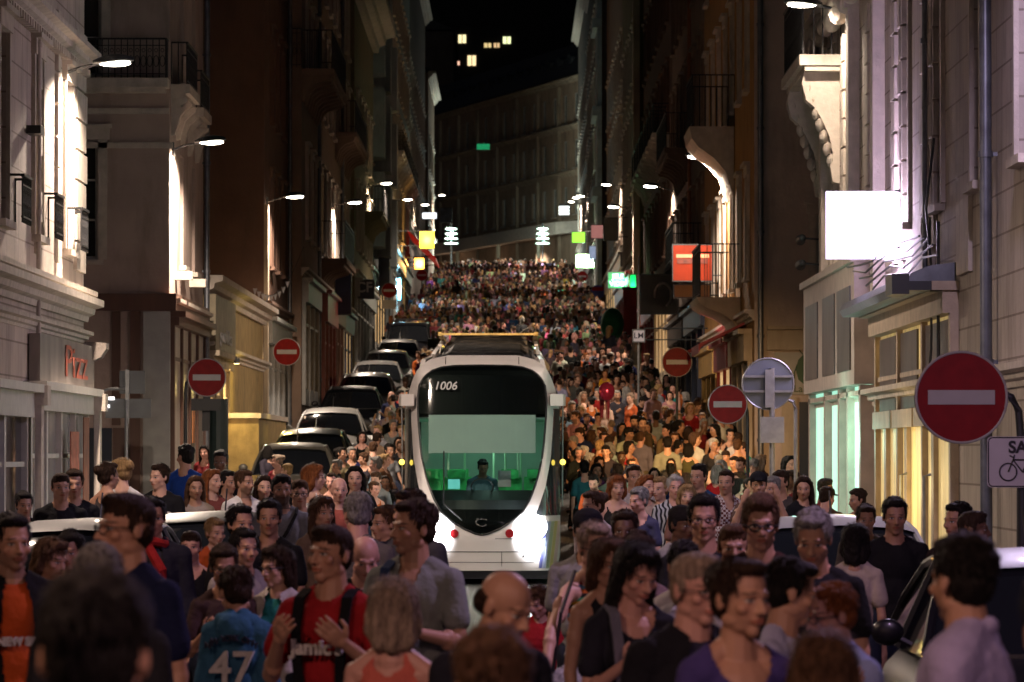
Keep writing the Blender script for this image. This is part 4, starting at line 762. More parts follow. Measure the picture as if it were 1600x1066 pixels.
# black top band behind the glass, sun blind, dashboard
def inner(z0, z1, f, off, m, name, par=tram, smooth=True):
    s = MB(); zs = np.linspace(z0, z1, 12); g_ = []
    for z in zs: hw = min(f(z), 5); g_.append([(x, ty(x, z) + off, z) for x in np.linspace(-hw, hw, 17)])
    for i in range(11):
        for j in range(16): s.quad(g_[i][j], g_[i][j + 1], g_[i + 1][j + 1], g_[i + 1][j])
    return s.build(name, m, par, smooth=smooth, recalc=False)
inner(zp(646), zp(571.5), lambda z: tab(z, TG) - .01, .02, TBK, 'destination_band')
inner(zp(708), zp(648), lambda z: .815, .05, mat('sun_blind', (.42, .46, .42), .8, var=.04, emit=(.30, .36, .31), es=.10), 'sun_blind')  # faint emission stands in for cab light through the blind
inner(zp(834), zp(796), lambda z: max(.01, tab(z, TG) - .01), .03, TBK, 'lower_black_panel')
n_ = text("1006", .18, WHITEP, tram, (-.56, ty(.56, zp(603)) - .075, zp(603)), bold=.001, shear=.2); n_.name = 'fleet_number'; n_.rotation_euler = (math.pi / 2 - math.atan(.2), 0, -.134)
s = MB(); s.loft([[(x, y + (.28 * (abs(x) / .75) ** 2), z) for x in np.linspace(-.8, .8, 17)] for y, z in ((.28, .95), (.34, 1.3), (.6, 1.45), (.8, 1.38), (.85, .9))], closed=False, caps=False); s.build('dashboard', mat('dark_dashboard', (.02, .022, .024), .5, var=.1), tram, smooth=True)
s = MB(); s.tube([(-.58, ty(.58, z) - .03, z) for z in np.linspace(1.25, 2.05, 6)], .012, 5); s.tube([(-.58, ty(.5, 1.25) - .03, 1.25), (-.3, ty(.3, 1.05) - .03, 1.0)], .014, 5); s.build('wiper', BLACKP, tram)
HL = mat('headlamp_glow', (1, 1, 1), .3, var=0, emit=(.95, .97, 1), es=9)
for sx, w_ in ((.74, 620), (-.68, 260)):
    z = .9; s = MB(); s.ell((sx, ty(sx, z) - .03, z), ((.25, .06, .2) if sx > 0 else (.15, .03, .11)), n=20, m=10); s.build('headlight', HL, tram, smooth=True); sp = spot(tram, (sx, ty(sx, z) - .22, z), w_, (.95, .97, 1), 85, .8, .12); sp.rotation_euler = (R(76), 0, 0)  # right ellipsoid is oversized so its glow stands in for glare
for sx in (-.42, .42): s = MB(); x = sx; s.disc((x, ty(x, .8) - .01, .8), .066, (0, 1, .0), .03, 24); s.build('red_lamp', mat('red_lamp_glass', (.3, .01, .015), .25, var=.2, scale=30, coat=.5), tram)
s = MB(); s.tube([(x, ty(x, .52) - .002, .52) for x in np.linspace(-.85, .62, 14)], .006, 4); s.tube([(x, ty(x, 1.13) - .002, 1.13) for x in np.linspace(-1.05, -.83, 4)], .006, 4); s.tube([(-.56, ty(.56, z) - .003, z) for z in np.linspace(3.38, 3.49, 5)], .006, 4); s.tube([(.56, ty(.56, z) - .003, z) for z in np.linspace(3.38, 3.49, 5)], .006, 4); s.build('panel_seam', BLACKP, tram)
s = MB()
for z in (.36, .72):
    s.tube([(x, ty(x, z) - .002, z) for x in np.linspace(.2 if z > .5 else -1.0, 1.0, 10)], .004, 4)
for x in (-.98, .3, 1.0): s.tube([(x, ty(x, z) - .002, z) for z in np.linspace(.3, .52, 4)], .004, 4)
s.tube([(.62, ty(.62, .8) - .004, .46), (.64, ty(.62, .8), .45)], .02, 8); s.build('bumper_joint', BLACKP, tram)
for k, c_ in enumerate(((.10, .11, .3), (.3, .34, .5), (.3, .36, .25), (.45, .38, .15), (.5, .34, .34))):
    x0 = .86 + k * .055; s = MB(); g_ = []
    for z in np.linspace(.27, .98, 9): g_.append([(x, ty(x, z) - .006, z) for x in np.linspace(min(1.185, x0 + .12 * (z - .27)), min(1.19, x0 + .05 + .12 * (z - .27)), 3)])
    for i in range(8):
        for j in range(2): s.quad(g_[i][j], g_[i][j + 1], g_[i + 1][j + 1], g_[i + 1][j])
    s.build('livery_stripe', mat('livery_%d' % k, c_, .4, var=0), tram, recalc=False)
for sx in (-1, 1):
    s = MB(); s.loft([[(sx * (1.04 + a), .6 + b_, z) for a, b_ in ((0, -.12), (.2, .0), (.24, .25), (.1, .5))] for z in (2.74, 2.92)]); s.build('camera_housing', TW, tram)
    s = MB(); s.tube([(sx * 1.235, .95, 2.74), (sx * 1.225, .95, 1.2)], .012, 5); s.build('grab_rail', METAL, tram)
    s = MB(); s.ell((sx * 1.235, .9, 1.88), (.045, .05, .045), n=12, m=8); s.build('indicator_lamp', emis('amber_lamp', (1, .75, .1), 1), tram, smooth=True)
s = MB(); s.tube([(.09 * math.cos(a), ty(0, .97) - .03, .97 + .055 * math.sin(a)) for a in np.linspace(.6, 5.6, 14)], .012, 6); s.build('emblem', CHROME, tram)
s = MB(); s.ell((-.07, -.0, 1.02), (.02, .02, .02)); s.build('emblem_stud', CHROME, tram)
s = MB(); s.tube([(.17 * math.cos(a), .52 - .1 * math.sin(a), 1.5 + .13 * math.sin(a)) for a in np.linspace(0, 6.283, 20)], .014, 6, cap=False); s.build('steering_ring', DKMETAL, tram)
s = MB(); s.box(-.52, -.34, .5, .54, 1.47, 1.62); s.build('console_screen', mat('cab_screen', (.1, .3, .3), .3, emit=(.2, .8, .7), es=.25), tram)
s = MB(); s.box(.24, .44, 1.0, 1.04, 1.5, 1.75); s.build('notice_card', WHITEP, tram)
# body sections behind the cab
def section(y0, y1, cab=False):
    def rg(y, sc=1.0): zo = gz(TD + y); return [(x * sc, y, z + zo) for x, z in ([(-q, w_) for q, w_ in TS] + [(q, w_) for q, w_ in TS[::-1]])]
    TS = [(1.12, .28), (1.2, .5), (1.2, 2.7), (1.16, 2.95), (1.05, 3.14), (.88, 3.27), (.6, 3.33)]
    s = MB(); s.loft([rg(y) for y in (y0, y1)], caps=False); o = s.build('body_section', TW, tram, smooth=50)
    for sx in (-1, 1):
        k = 4; L1 = (y1 - y0) / k
        for i in range(k):
            a, c = y0 + i * L1 + .15, y0 + (i + 1) * L1 - .15; s = MB(); s.loft([[(sx * 1.2015, y, z + gz(TD + y)) for z in (1.1, 2.5)] + [(sx * 1.19, y, z + gz(TD + y)) for z in (2.5, 1.1)] for y in (a, c)]); s.build('side_window', mat('tram_side_glass'), o)
    s = MB()
    for i in range(8):
        a = y0 + .4 + i * (y1 - y0 - .8) / 8; z = gz(TD + a) + 3.335; s.box(-.75, .75, a, a + (y1 - y0 - .8) / 8 - .3, z, z + .07 + .05 * (i % 3)); s.tube([(-.85, a, z), (-.6, a, z + .17), (.6, a, z + .17), (.85, a, z)], .02, 5); s.box(-.5 + .2 * (i % 3), -.2 + .2 * (i % 3), a + .1, a + .5, z, z + .2)
    s.build('roof_equipment', mat('roof_machinery', (.05, .05, .05), .35, .6, var=.4, scale=6), o)
    for sx in (-1, 1): s = MB(); s.loft([[(sx * .93, y, gz(TD + y) + 3.24), (sx * 1.02, y, gz(TD + y) + 3.16), (sx * .95, y, gz(TD + y) + 3.46), (sx * .88, y, gz(TD + y) + 3.46)] for y in (y0 + .3, y1 - .2)]); s.build('roof_cowl', TW, o)
    return o
e_ = section(1.45, 9.5); section(10.2, 17.5); section(18.2, 26)
for y0, y1 in ((9.5, 10.2), (17.5, 18.2)):
    s = MB(); rr = []
    for i in range(9):
        y = y0 + (y1 - y0) * i / 8; q = 1.1 if i % 2 else 1.16; zo = gz(TD + y); rr.append([(x, y, z + zo) for x, z in ((-q, .35), (-q, 3.1), (-q + .2, 3.3), (q - .2, 3.3), (q, 3.1), (q, .35))])
    s.loft(rr); s.build('gangway', BLACKP, tram)
s = MB(); s.box(-1.05, 1.05, .5, 26, -0 + .1, .27); s.build('underframe', BLACKP, tram)
s = MB(); z = gz(TD + 20) + 3.56; s.box(-.9, .9, 18.5, 18.62, z + .01, z + .05); s.box(-.95, -.88, 18.6, 25, z, z + .07); s.box(.88, .95, 18.6, 25, z, z + .07); s.build('lit_roof_edge', mat('yellow_lit_edge', (.55, .4, .14), .5, var=.4, scale=5), tram)  # yellow colour stands in for lamplight along the rear roof edge
# interior
INT = mat('tram_interior', (.45, .5, .46), .5, var=.1); SEAT = mat('green_seat', (.05, .42, .12), .5, var=.5, scale=7)
s = MB(); s.box(-1.1, 1.1, .9, 9.4, .34, .36); s.box(-1.1, 1.1, .9, 9.4, 2.55, 2.57); s.box(-1.14, -1.12, 1.4, 9.4, .36, 1.1); s.box(1.12, 1.14, 1.4, 9.4, .36, 1.1); s.box(-1.1, 1.1, 9.38, 9.42, .36, 2.55); s.build('interior_lining', INT, tram)
for y in (2.6, 3.6, 4.8, 6.0, 7.2, 8.4):
    for x in (-.85, -.42, .42, .85):
        s = MB(); s.box(x - .19, x + .19, y - .22, y + .2, .85, .93); s.loft([[(x + a, y + .2 + b_, z) for a, b_ in ((-.19, 0), (-.15, .07), (.15, .07), (.19, 0))] for z in (.9, 1.62)]); s.box(x - .14, x + .14, y + .1, y + .2, 1.62, 1.75); o = s.build('seat', SEAT, tram)
for x, y in ((-.55, 3.1), (.55, 3.1), (-.3, 4.2), (.35, 4.2), (-.6, 6.4), (.6, 6.4), (.15, 7.5)): s = MB(); s.tube([(x, y, .36), (x, y, 2.55)], .018, 8); s.build('grab_pole', mat('pale_pole', (.6, .7, .55), .4, var=0), tram)
for x in (-.5, .5): s = MB(); s.box(x - .06, x + .06, 2.2, 9.2, 2.51, 2.545); s.build('ceiling_light', emis('tram_tube', (.45, 1, .7), .8), tram)
point(tram, (.3, 1.9, 2.35), 5, (.6, 1, .8), .12); point(tram, (-.3, 4.4, 2.3), 7, (.5, 1, .72), .12); point(tram, (0, 7.2, 2.3), 6, (.5, 1, .72), .3); point(tram, (0, 1.25, 2.2), .7, (.6, .95, .9), .2)
# ------------------------------------------------------------------ people
def skin_mat():
    m = bpy.data.materials.new('skin'); m.use_nodes = True; MATS['skin'] = m; t = m.node_tree; L = t.links.new; p = t.nodes['Principled BSDF']
    p.inputs['Roughness'].default_value = .5; p.inputs['Specular IOR Level'].default_value = .4
    oi = nd(t, 'ShaderNodeObjectInfo'); at_ = nd(t, 'ShaderNodeAttribute', attribute_name='hc'); sp = nd(t, 'ShaderNodeSeparateXYZ'); L(at_.outputs['Vector'], sp.inputs[0])
    def M(op, a, b=None, c=None):
        n = nd(t, 'ShaderNodeMath', operation=op)
        for i, v in enumerate((a, b, c)):
            if v is None: continue
            if isinstance(v, (int, float)): n.inputs[i].default_value = v
            else: L(v, n.inputs[i])
        return n.outputs[0]
    ax = M('ABSOLUTE', sp.outputs[0]); y = sp.outputs[1]; z = sp.outputs[2]; front = M('LESS_THAN', y, -.045)
    def el(cx, cz, rx, rz, soft=.5, slope=0):
        dx = M('DIVIDE', M('SUBTRACT', ax, cx), rx); zz = M('SUBTRACT', z, cz)
        if slope: zz = M('SUBTRACT', zz, M('MULTIPLY', M('SUBTRACT', ax, cx), slope))
        dz = M('DIVIDE', zz, rz); d = M('ADD', M('MULTIPLY', dx, dx), M('MULTIPLY', dz, dz))
        mr = nd(t, 'ShaderNodeMapRange'); L(d, mr.inputs[0]); mr.inputs[1].default_value = 1 + soft; mr.inputs[2].default_value = 1 - soft; return M('MULTIPLY', mr.outputs[0], front)
    nz = nd(t, 'ShaderNodeTexNoise'); tc = nd(t, 'ShaderNodeTexCoord'); L(tc.outputs['Object'], nz.inputs[0]); nz.inputs['Scale'].default_value = 14
    mr = nd(t, 'ShaderNodeMapRange'); L(nz.outputs[0], mr.inputs[0]); mr.inputs[3].default_value = .93; mr.inputs[4].default_value = 1.07
    sc = nd(t, 'ShaderNodeVectorMath', operation='SCALE'); L(oi.outputs['Color'], sc.inputs[0]); L(mr.outputs[0], sc.inputs['Scale']); cur = sc.outputs[0]
    def mix(cur, fac, col, mult=False):
        n = nd(t, 'ShaderNodeMix', data_type='RGBA'); 
        if mult: n.blend_type = 'MULTIPLY'
        L(fac, n.inputs[0]); L(cur, n.inputs[6]); n.inputs[7].default_value = (*col, 1); return n.outputs[2]
    # cheeks, beard (amount = alpha), lips, mouth line, brows, eyes
    cur = mix(cur, M('MULTIPLY', el(.045, -.03, .025, .022, .9), .3), (1, .78, .72), True)
    bz = nd(t, 'ShaderNodeMapRange'); L(z, bz.inputs[0]); bz.inputs[1].default_value = -.035; bz.inputs[2].default_value = -.055; bl = M('GREATER_THAN', z, -.15); by = M('LESS_THAN', y, .0)
    cur = mix(cur, M('MULTIPLY', M('MULTIPLY', M('MULTIPLY', bz.outputs[0], bl), by), M('SUBTRACT', 1, oi.outputs['Alpha'])), (.05, .035, .025))
    cur = mix(cur, el(0, -.062, .025, .0085, .3), (.92, .58, .54), True); cur = mix(cur, el(0, -.0615, .023, .0014, .5), (.08, .02, .02))
    cur = mix(cur, M('MULTIPLY', el(.009, -.040, .006, .003, .5), .8), (.05, .02, .015)); cur = mix(cur, M('MULTIPLY', el(.032, .024, .021, .0042, .6, -.15), .8), (.04, .025, .018))
    cur = mix(cur, M('MULTIPLY', el(.031, .001, .021, .014, .8), .45), (.5, .36, .32), True)
    cur = mix(cur, el(.031, .0, .0135, .0052, .25), (.42, .4, .38)); cur = mix(cur, el(.031, .0, .0056, .0056, .2), (.02, .014, .01)); cur = mix(cur, el(.031, .0058, .0155, .0022, .5), (.02, .012, .01))
    L(cur, p.inputs['Base Color']); return m
SKIN = skin_mat()
HAIR = mat('hair', spec=.16, rough=.55, obj=True, var=.45, scale=60, stretch=(1, 1, .22), bump=.9, bscale=130)
CLOTH = mat('cotton_cloth', rough=.92, obj=True, var=.14, scale=9, bump=.5, bscale=22, spec=.12)
DENIM = mat('trouser_cloth', spec=.15, rough=.9, obj=True, var=.25, scale=6, bump=.3, bscale=30)
SHOEM = mat('shoe', rough=.6, obj=True, var=.1)
def patt(name, kind):
    m = mat(name, spec=.15, rough=.9, obj=True, var=.1, scale=9, bump=.3, bscale=22); t = m.node_tree; L = t.links.new; p = t.nodes['Principled BSDF']; src = p.inputs['Base Color'].links[0].from_socket
    tc = nd(t, 'ShaderNodeTexCoord'); cr = nd(t, 'ShaderNodeValToRGB'); mx = nd(t, 'ShaderNodeMix', data_type='RGBA')
    if kind == 'stripes':
        sx = nd(t, 'ShaderNodeSeparateXYZ'); L(tc.outputs['Object'], sx.inputs[0]); mu = nd(t, 'ShaderNodeMath', operation='MULTIPLY'); mu.inputs[1].default_value = 7; L(sx.outputs[2], mu.inputs[0]); fr_ = nd(t, 'ShaderNodeMath', operation='FRACT'); L(mu.outputs[0], fr_.inputs[0]); L(fr_.outputs[0], cr.inputs[0])
        cr.color_ramp.interpolation = 'CONSTANT'; els = cr.color_ramp.elements; els[0].color = (.3, .03, .02, 1)
        for i, (q, c_) in enumerate(((.15, (.02, .02, .02, 1)), (.3, (.5, .3, .02, 1)), (.42, (.04, .2, .1, 1)), (.56, (.02, .02, .02, 1)), (.7, (.4, .1, .02, 1)), (.84, (.1, .2, .3, 1)))): e_ = els.new(q); e_.color = c_
        L(cr.outputs[0], p.inputs['Base Color'])
    elif kind == 'check':
        ck = nd(t, 'ShaderNodeTexChecker'); ck.inputs['Scale'].default_value = 42; L(tc.outputs['Object'], ck.inputs[0]); ck.inputs[1].default_value = (1, 1, 1, 1); ck.inputs[2].default_value = (.25, .08, .07, 1); mx.blend_type = 'MULTIPLY'; mx.inputs[0].default_value = 1; L(src, mx.inputs[6]); L(ck.outputs[0], mx.inputs[7]); L(mx.outputs[2], p.inputs['Base Color'])
    elif kind == 'zebra':
        wv = nd(t, 'ShaderNodeTexWave'); wv.inputs['Scale'].default_value = 8; wv.inputs['Distortion'].default_value = 7; wv.inputs['Detail'].default_value = 1; L(tc.outputs['Object'], wv.inputs[0]); cr.color_ramp.elements[0].position = .42; cr.color_ramp.elements[1].position = .5; L(wv.outputs['Fac'], cr.inputs[0]); mx.inputs[6].default_value = (.02, .02, .025, 1); L(cr.outputs[0], mx.inputs[0]); L(src, mx.inputs[7]); L(mx.outputs[2], p.inputs['Base Color'])
    return m
PATT = {'stripes': patt('rainbow_striped_cloth', 'stripes'), 'check': patt('checked_cloth', 'check'), 'zebra': patt('black_white_print_cloth', 'zebra')}

POSES = {
 'stand': (((.13, .03, -1), (.02, -.18, -1)), ((.13, .05, -1), (.02, -.22, -1)), .05),
 'walk': (((.12, -.38, -1), (.0, -.75, -.8)), ((.12, .34, -1), (.04, .05, -1)), .28),
 'walk2': (((.14, .32, -1), (.04, .0, -1)), ((.12, -.3, -1), (-.05, -.9, -.55)), -.28),
 'hold': (((.16, -.05, -1), (-.5, -.9, .15)), ((.16, -.08, -1), (-.45, -.9, .1)), .1),
 'holdR': (((.13, .1, -1), (.02, -.3, -1)), ((.18, -.12, -1), (-.42, -.85, .55)), .2),
 'holdL': (((.18, -.12, -1), (-.5, -.85, .2)), ((.13, .1, -1), (.02, -.2, -1)), -.2),
 'straps': (((.28, -.15, -1), (-.42, -.75, .55)), ((.28, -.15, -1), (-.42, -.75, .6)), .2),
 'reach': (((.13, .1, -1), (.02, -.3, -1)), ((.75, -.45, -.8), (.5, -.5, -.9)), .2),
 'raise': (((.2, -.7, -.35), (-.3, -.35, 1)), ((.2, -.6, -.45), (-.35, -.4, 1)), .1),
 'fold': (((.1, -.12, -1), (-1, -.55, .05)), ((.1, -.12, -1), (-1, -.62, -.12)), .05)}
def N(v): return Vector(v).normalized()
def skel(kind, pose, hy, hp, hr=0):
    f = kind == 'f'; c_ = kind == 'c'; sw = .175 if not f else .152
    if c_: sw = .14
    A = POSES[pose]; J = {}
    for i, sg in ((0, 1), (1, -1)):
        (u, w) = A[i]; sh = Vector((sg * sw, .0, 1.392)); el_ = sh + N((sg * u[0], u[1], u[2])) * .285; wr = el_ + N((sg * w[0], w[1], w[2])) * .25
        J[sg] = (sh, el_, wr)
    st = A[2]
    for i, sg in ((0, 1), (1, -1)):
        q = st * sg; hip = Vector((sg * .088, 0, .93)); kn = hip + N((sg * .02, -q - .05, -1)) * .43; an = kn + N((sg * .01, (-q + .25 if q < 0 else -q + .08), -1)) * .41; J['l', sg] = (hip, kn, an)
    Mh = Matrix.Translation((0, -.005, 1.502)) @ Matrix.Rotation(hy, 4, 'Z') @ Matrix.Rotation(hr, 4, 'Y') @ Matrix.Rotation(hp, 4, 'X') @ Matrix.Translation((0, -.012, .118)) @ Matrix.Scale(1.12 if c_ else 1, 4)
    return J, Mh, sw
def head_prims(s, M, f, rs=1.0, wide=1.0):
    r3 = M.to_3x3(); P = lambda x, y, z: M @ Vector((x, y, z))
    E = lambda c, r: s.ell(P(*c), r, r3, 18, 14)
    E((0, .014, .036), (.076 * wide, .094, .086)); E((0, -.022, -.025), (.061 * wide, .066, .078)); E((0, -.055, -.092), (.028 if not f else .022, .024, .024)); E((0, -.01, -.075), (.052 * wide, .06, .035))
    s.cap(P(0, -.083, .008), .0085, P(0, -.106, -.032), .0125); E((.011, -.093, -.036), (.009, .011, .008)); E((-.011, -.093, -.036), (.009, .011, .008))
    s.cap(P(-.034, -.077, .021), .0105, P(-.008, -.083, .019), .0105); s.cap(P(.034, -.077, .021), .0105, P(.008, -.083, .019), .0105)
    for sg in (-1, 1):
        E((sg * .044, -.056, -.024), (.022, .022, .02)); E((sg * .031, -.0685, .0), (.0135, .0125, .0115)); E((sg * .076 * wide, .014, -.004), (.009, .019, .031)); E((sg * .052, -.0, -.062), (.012, .035, .02))
    s.cap(P(-.016, -.0855, -.057), .0068, P(.016, -.0855, -.057), .0068); s.cap(P(-.013, -.084, -.068), .0078, P(.013, -.084, -.068), .0078)
def hand(s, wr, d, sg, palm_n, fing, small=1.0, curl=.5):
    d = N(d); n = (palm_n - d * palm_n.dot(d)).normalized(); side = d.cross(n).normalized(); c = wr + d * .055 * small
    r3 = Matrix((side, n, d)).transposed(); s.ell(c, (.041 * small, .016 * small, .052 * small), r3, 12, 8); s.cap(wr - d * .01, .025 * small, wr + d * .03 * small, .027 * small)
    if not fing: s.ell(wr + d * .115 * small + n * .015, (.035 * small, .018 * small, .045 * small), r3, 10, 6); return
    for k, (o_, ln) in enumerate(((-.031, .066), (-.0105, .076), (.0105, .071), (.031, .056))):
        b = wr + d * .098 * small + side * o_ * small; d2 = (d + n * curl * .7 + side * o_ * 4).normalized(); m_ = b + d2 * ln * .5 * small; d3 = (d + n * curl * 2.2).normalized(); e = m_ + d3 * ln * .5 * small
        s.cap(b - d * .02, .0092 * small, m_, .0085 * small, 8); s.cap(m_, .0085 * small, e, .0072 * small, 8)
    b = wr + d * .035 * small - side * sg * .03 * small; m_ = b + (d * .6 - side * sg * .8 + n * .35).normalized() * .036 * small; e = m_ + (d * .9 - side * sg * .2 + n * .6).normalized() * .032 * small
    s.cap(b, .013 * small, m_, .0105 * small, 8); s.cap(m_, .0105 * small, e, .0085 * small, 8)
def torso(s, kind, sw, g=0.0, top=True, low=.0):
    f = kind == 'f'; k = .86 if kind == 'c' else 1
    if f:
        s.ell((0, 0, 1.30), (.138 + g, .095 + g, .15 + g)); s.ell((0, -.0, 1.12), (.118 + g, .088 + g, .15)); s.ell((0, .005, .96), (.155 + g, .108 + g, .12 + g))
        for sg in (-1, 1): s.ell((sg * .062, -.068, 1.265), (.056 + g * .8, .055 + g * .8, .056 + g))
    else: s.ell((0, 0, 1.30), ((.158 + g) * k, (.108 + g) * k, .165 + g)); s.ell((0, -.008, 1.10), ((.145 + g) * k, (.108 + g) * k, .16)); s.ell((0, .0, .96), ((.152 + g) * k, (.108 + g) * k, .11 + g))
    s.cap((-sw + .035, 0, 1.385), .05 + g, (sw - .035, 0, 1.385), .05 + g)
    for sg in (-1, 1): s.cap((sg * .03, .018, 1.476), .036 + g * .6, (sg * (sw - .015), .004, 1.392), .043 + g * .8)
def body_prims(kind, J, Mh, sw, fing, heavy=0):
    s = MB(); f = kind == 'f'; k = .84 if f else 1.0; k = .78 if kind == 'c' else k
    torso(s, kind, sw, heavy * .02); head_prims(s, Mh, f)
    nk = .047 if f or kind == 'c' else .056; s.cap((0, .010, 1.43), nk + .016, tuple(Mh @ Vector((0, .018, -.06))), nk)
    for sg in (1, -1):
        sh, el_, wr = J[sg]; s.cap(sh, .047 * k, el_, .037 * k); s.cap(el_, .04 * k, wr, .026 * k); m_ = el_ + (wr - el_) * .28; s.ell(m_, (.042 * k, .042 * k, .05 * k), n=10, m=8); m_ = sh + (el_ - sh) * .45; s.ell(m_, (.049 * k, .05 * k, .085 * k), n=10, m=8)
        d = wr - el_; pn = Vector((-sg * .9, -.3, .0)) if d.normalized().z < -.6 else Vector((-sg * .5, .7, .3)) if d.normalized().z > .3 else Vector((-sg * .9, .1, -.1))
        hand(s, wr, d, sg, pn, fing, .9 if f else 1.0)
        hp_, kn, an = J['l', sg]; s.cap(hp_, .085, kn, .055); s.cap(kn, .055, an, .036); s.ell(kn + (an - kn) * .3 + Vector((0, .015, 0)), (.054, .056, .1), n=10, m=8); s.cap(an, .036, an + Vector((sg * .02, -.1, -.055)), .03)
    return s
def shirt_prims(kind, J, sw, style, Mh, heavy=0):
    s = MB(); g = heavy * .02 + {'tee': .014, 'long': .017, 'tank': .008, 'jacket': .026, 'hoodie': .034, 'polo': .014, 'cardigan': .02}[style]; f = kind == 'f'; k = .84 if f else 1.0; k = .8 if kind == 'c' else k
    if style == 'tank': torso_s = MB(); torso(s, kind, sw - .045, g)
    else: torso(s, kind, sw, g)
    s.cap((0, .0, .93), .13 + g, (0, 0, 1.0), .12 + g)
    s.ell((0, 0, .93), (.155 + g * 1.3, .115 + g * 1.2, .06))
    for sg in (1, -1):
        sh, el_, wr = J[sg]
        if style in ('tee', 'polo'): s.cap(sh, .048 * k + .010, sh + (el_ - sh) * .62, .05 * k + .017)
        elif style != 'tank':
            s.cap(sh, .045 * k + g, el_, .043 * k + g); s.cap(el_, .046 * k + g, wr - (wr - el_) * .04, .033 * k + g * .9)
    if style in ('polo', 'jacket', 'cardigan'):
        for sg in (1, -1): s.cap((0, .068, 1.498), .026, (sg * .070, .0, 1.485), .024); s.cap((sg * .070, .0, 1.485), .024, (sg * .035, -.085, 1.43), .018)
    if style == 'hoodie':
        for a in np.linspace(-.5, math.pi + .5, 16): s.ell((.092 * math.cos(a), .02 + .07 * math.sin(a), 1.462), (.036, .036, .042), n=10, m=8)
        s.ell((0, .105, 1.415), (.105, .055, .095))
    return s
def trouser_prims(kind, J):
    s = MB(); s.ell((0, .002, .955), (.165, .122, .10)); g = .012
    for sg in (1, -1): hp_, kn, an = J['l', sg]; s.cap(hp_, .092 + g, kn, .06 + g); s.cap(kn, .06 + g, an, .044 + g)
    return s
def shoe_prims(J):
    s = MB()
    for sg in (1, -1): an = J['l', sg][2]; s.cap(an + Vector((0, .02, -.05)), .04, an + Vector((sg * .02, -.15, -.062)), .034); s.cap(an, .042, an + Vector((0, 0, -.05)), .044)
    return s
def hair_prims(style, M):
    s = MB(); r3 = M.to_3x3(); P = lambda x, y, z: M @ Vector((x, y, z)); E = lambda c, r: s.ell(P(*c), r, r3, 20, 14)
    if style in ('short', 'crew', 'tall', 'cap', 'long', 'bob', 'bun', 'messy', 'curly'):
        t = {'crew': -.004, 'tall': .004, 'cap': 0}.get(style, .0)
        E((0, .026, .048), (.0815 + t, .093 + t, .080 + t)); E((0, .05, -.0), (.072 + t, .062 + t, .075))
        E((0, -.035, .096 if style == 'crew' else .098), (.060, .051, .030 + (.012 if style == 'tall' else 0)))
        if style == 'crew': E((0, .004, .062), (.078, .083, .067))
        for sg in (-1, 1): E((sg * .071, .004, .018), (.012 + max(t, 0), .024, .036))
    if style == 'tall': E((0, -.0, .115), (.062, .075, .038))
    if style in ('messy', 'curly', 'tall', 'short'):
        rg = random.Random(len(style) * 7 + int(M[0][0] * 99))
        for i in range(46 if style != 'curly' else 70):
            a = rg.uniform(0, 6.28); b_ = rg.uniform(.15, 1.45); q = Vector((.080 * math.sin(b_) * math.cos(a), .026 + .092 * math.sin(b_) * math.sin(a), .05 + .082 * math.cos(b_)))
            if q.y < -.03 and q.z < .085: continue
            r_ = rg.uniform(.009, .016) * (1.3 if style == 'curly' else 1); s.ell(P(*q), (r_, r_ * 1.4, r_), r3, 8, 6)
    if style in ('long', 'bob'):
        z = -.25 if style == 'long' else -.10
        for sg in (-1, 1):
            s.cap(P(sg * .072, .008, .045), .027, P(sg * .084, .016, -.06), .03); s.cap(P(sg * .084, .016, -.06), .03, P(sg * (.085 if style == 'long' else .07), .03, z), .024 if style == 'bob' else .03)
            s.cap(P(sg * .045, .07, .03), .04, P(sg * .05, .075, z - .02), .034)
            s.cap(P(sg * .03, -.055, .108), .022, P(sg * .074, -.028, .05), .018)
        s.cap(P(0, .085, .03), .045, P(0, .085, z - .03), .038)
        if style == 'long':
            for sg in (-1, 1): s.cap(P(sg * .085, .02, -.1), .026, P(sg * .1, -.02, -.26), .022)
    if style == 'bun': E((0, .12, .06), (.045, .042, .045)); E((0, .1, .05), (.03, .04, .03))
    if style == 'bald': 
        E((0, .064, -.004), (.077, .053, .05)); E((0, .05, .022), (.080, .062, .03))
    if style == 'thin': E((0, .06, .01), (.079, .06, .056)); E((0, .04, .062), (.074, .074, .067)); [E((sg * .070, .002, .034), (.010, .026, .026)) for sg in (-1, 1)]
    if style == 'cap': E((0, .012, .068), (.088, .104, .072)); E((0, -.11, .052), (.06, .055, .008))
    return s

JOBS = []
def job(prims, voxel, smooth=2, post=None): JOBS.append([prims, voxel, smooth, post, None]); return JOBS[-1]
def run_jobs():
    dg = bpy.context.evaluated_depsgraph_get; todo = [j for j in JOBS if j[4] is None]; objs = []
    for j in todo:
        me = bpy.data.meshes.new('p'); me.from_pydata(j[0].v, [], j[0].f); o = bpy.data.objects.new('p', me); C.objects.link(o)
        bm = bmesh.new(); bm.from_mesh(me); bmesh.ops.recalc_face_normals(bm, faces=bm.faces); bm.to_mesh(me); bm.free()
        m = o.modifiers.new('r', 'REMESH'); m.mode = 'VOXEL'; m.voxel_size = j[1]; m.use_smooth_shade = True
        if j[2]: sm = o.modifiers.new('s', 'SMOOTH'); sm.iterations = j[2]; sm.factor = .5
        objs.append(o)
    d = dg(); d.update()
    for j, o in zip(todo, objs):
        me = bpy.data.meshes.new_from_object(o.evaluated_get(d)); me.name = 'figure'
        me.polygons.foreach_set('use_smooth', [True] * len(me.polygons))
        if j[3]: j[3](me)
        j[4] = me
    for o in objs: q = o.data; bpy.data.objects.remove(o); bpy.data.meshes.remove(q)
def co_of(me): a = np.empty(len(me.vertices) * 3, 'f'); me.vertices.foreach_get('co', a); return a.reshape(-1, 3)
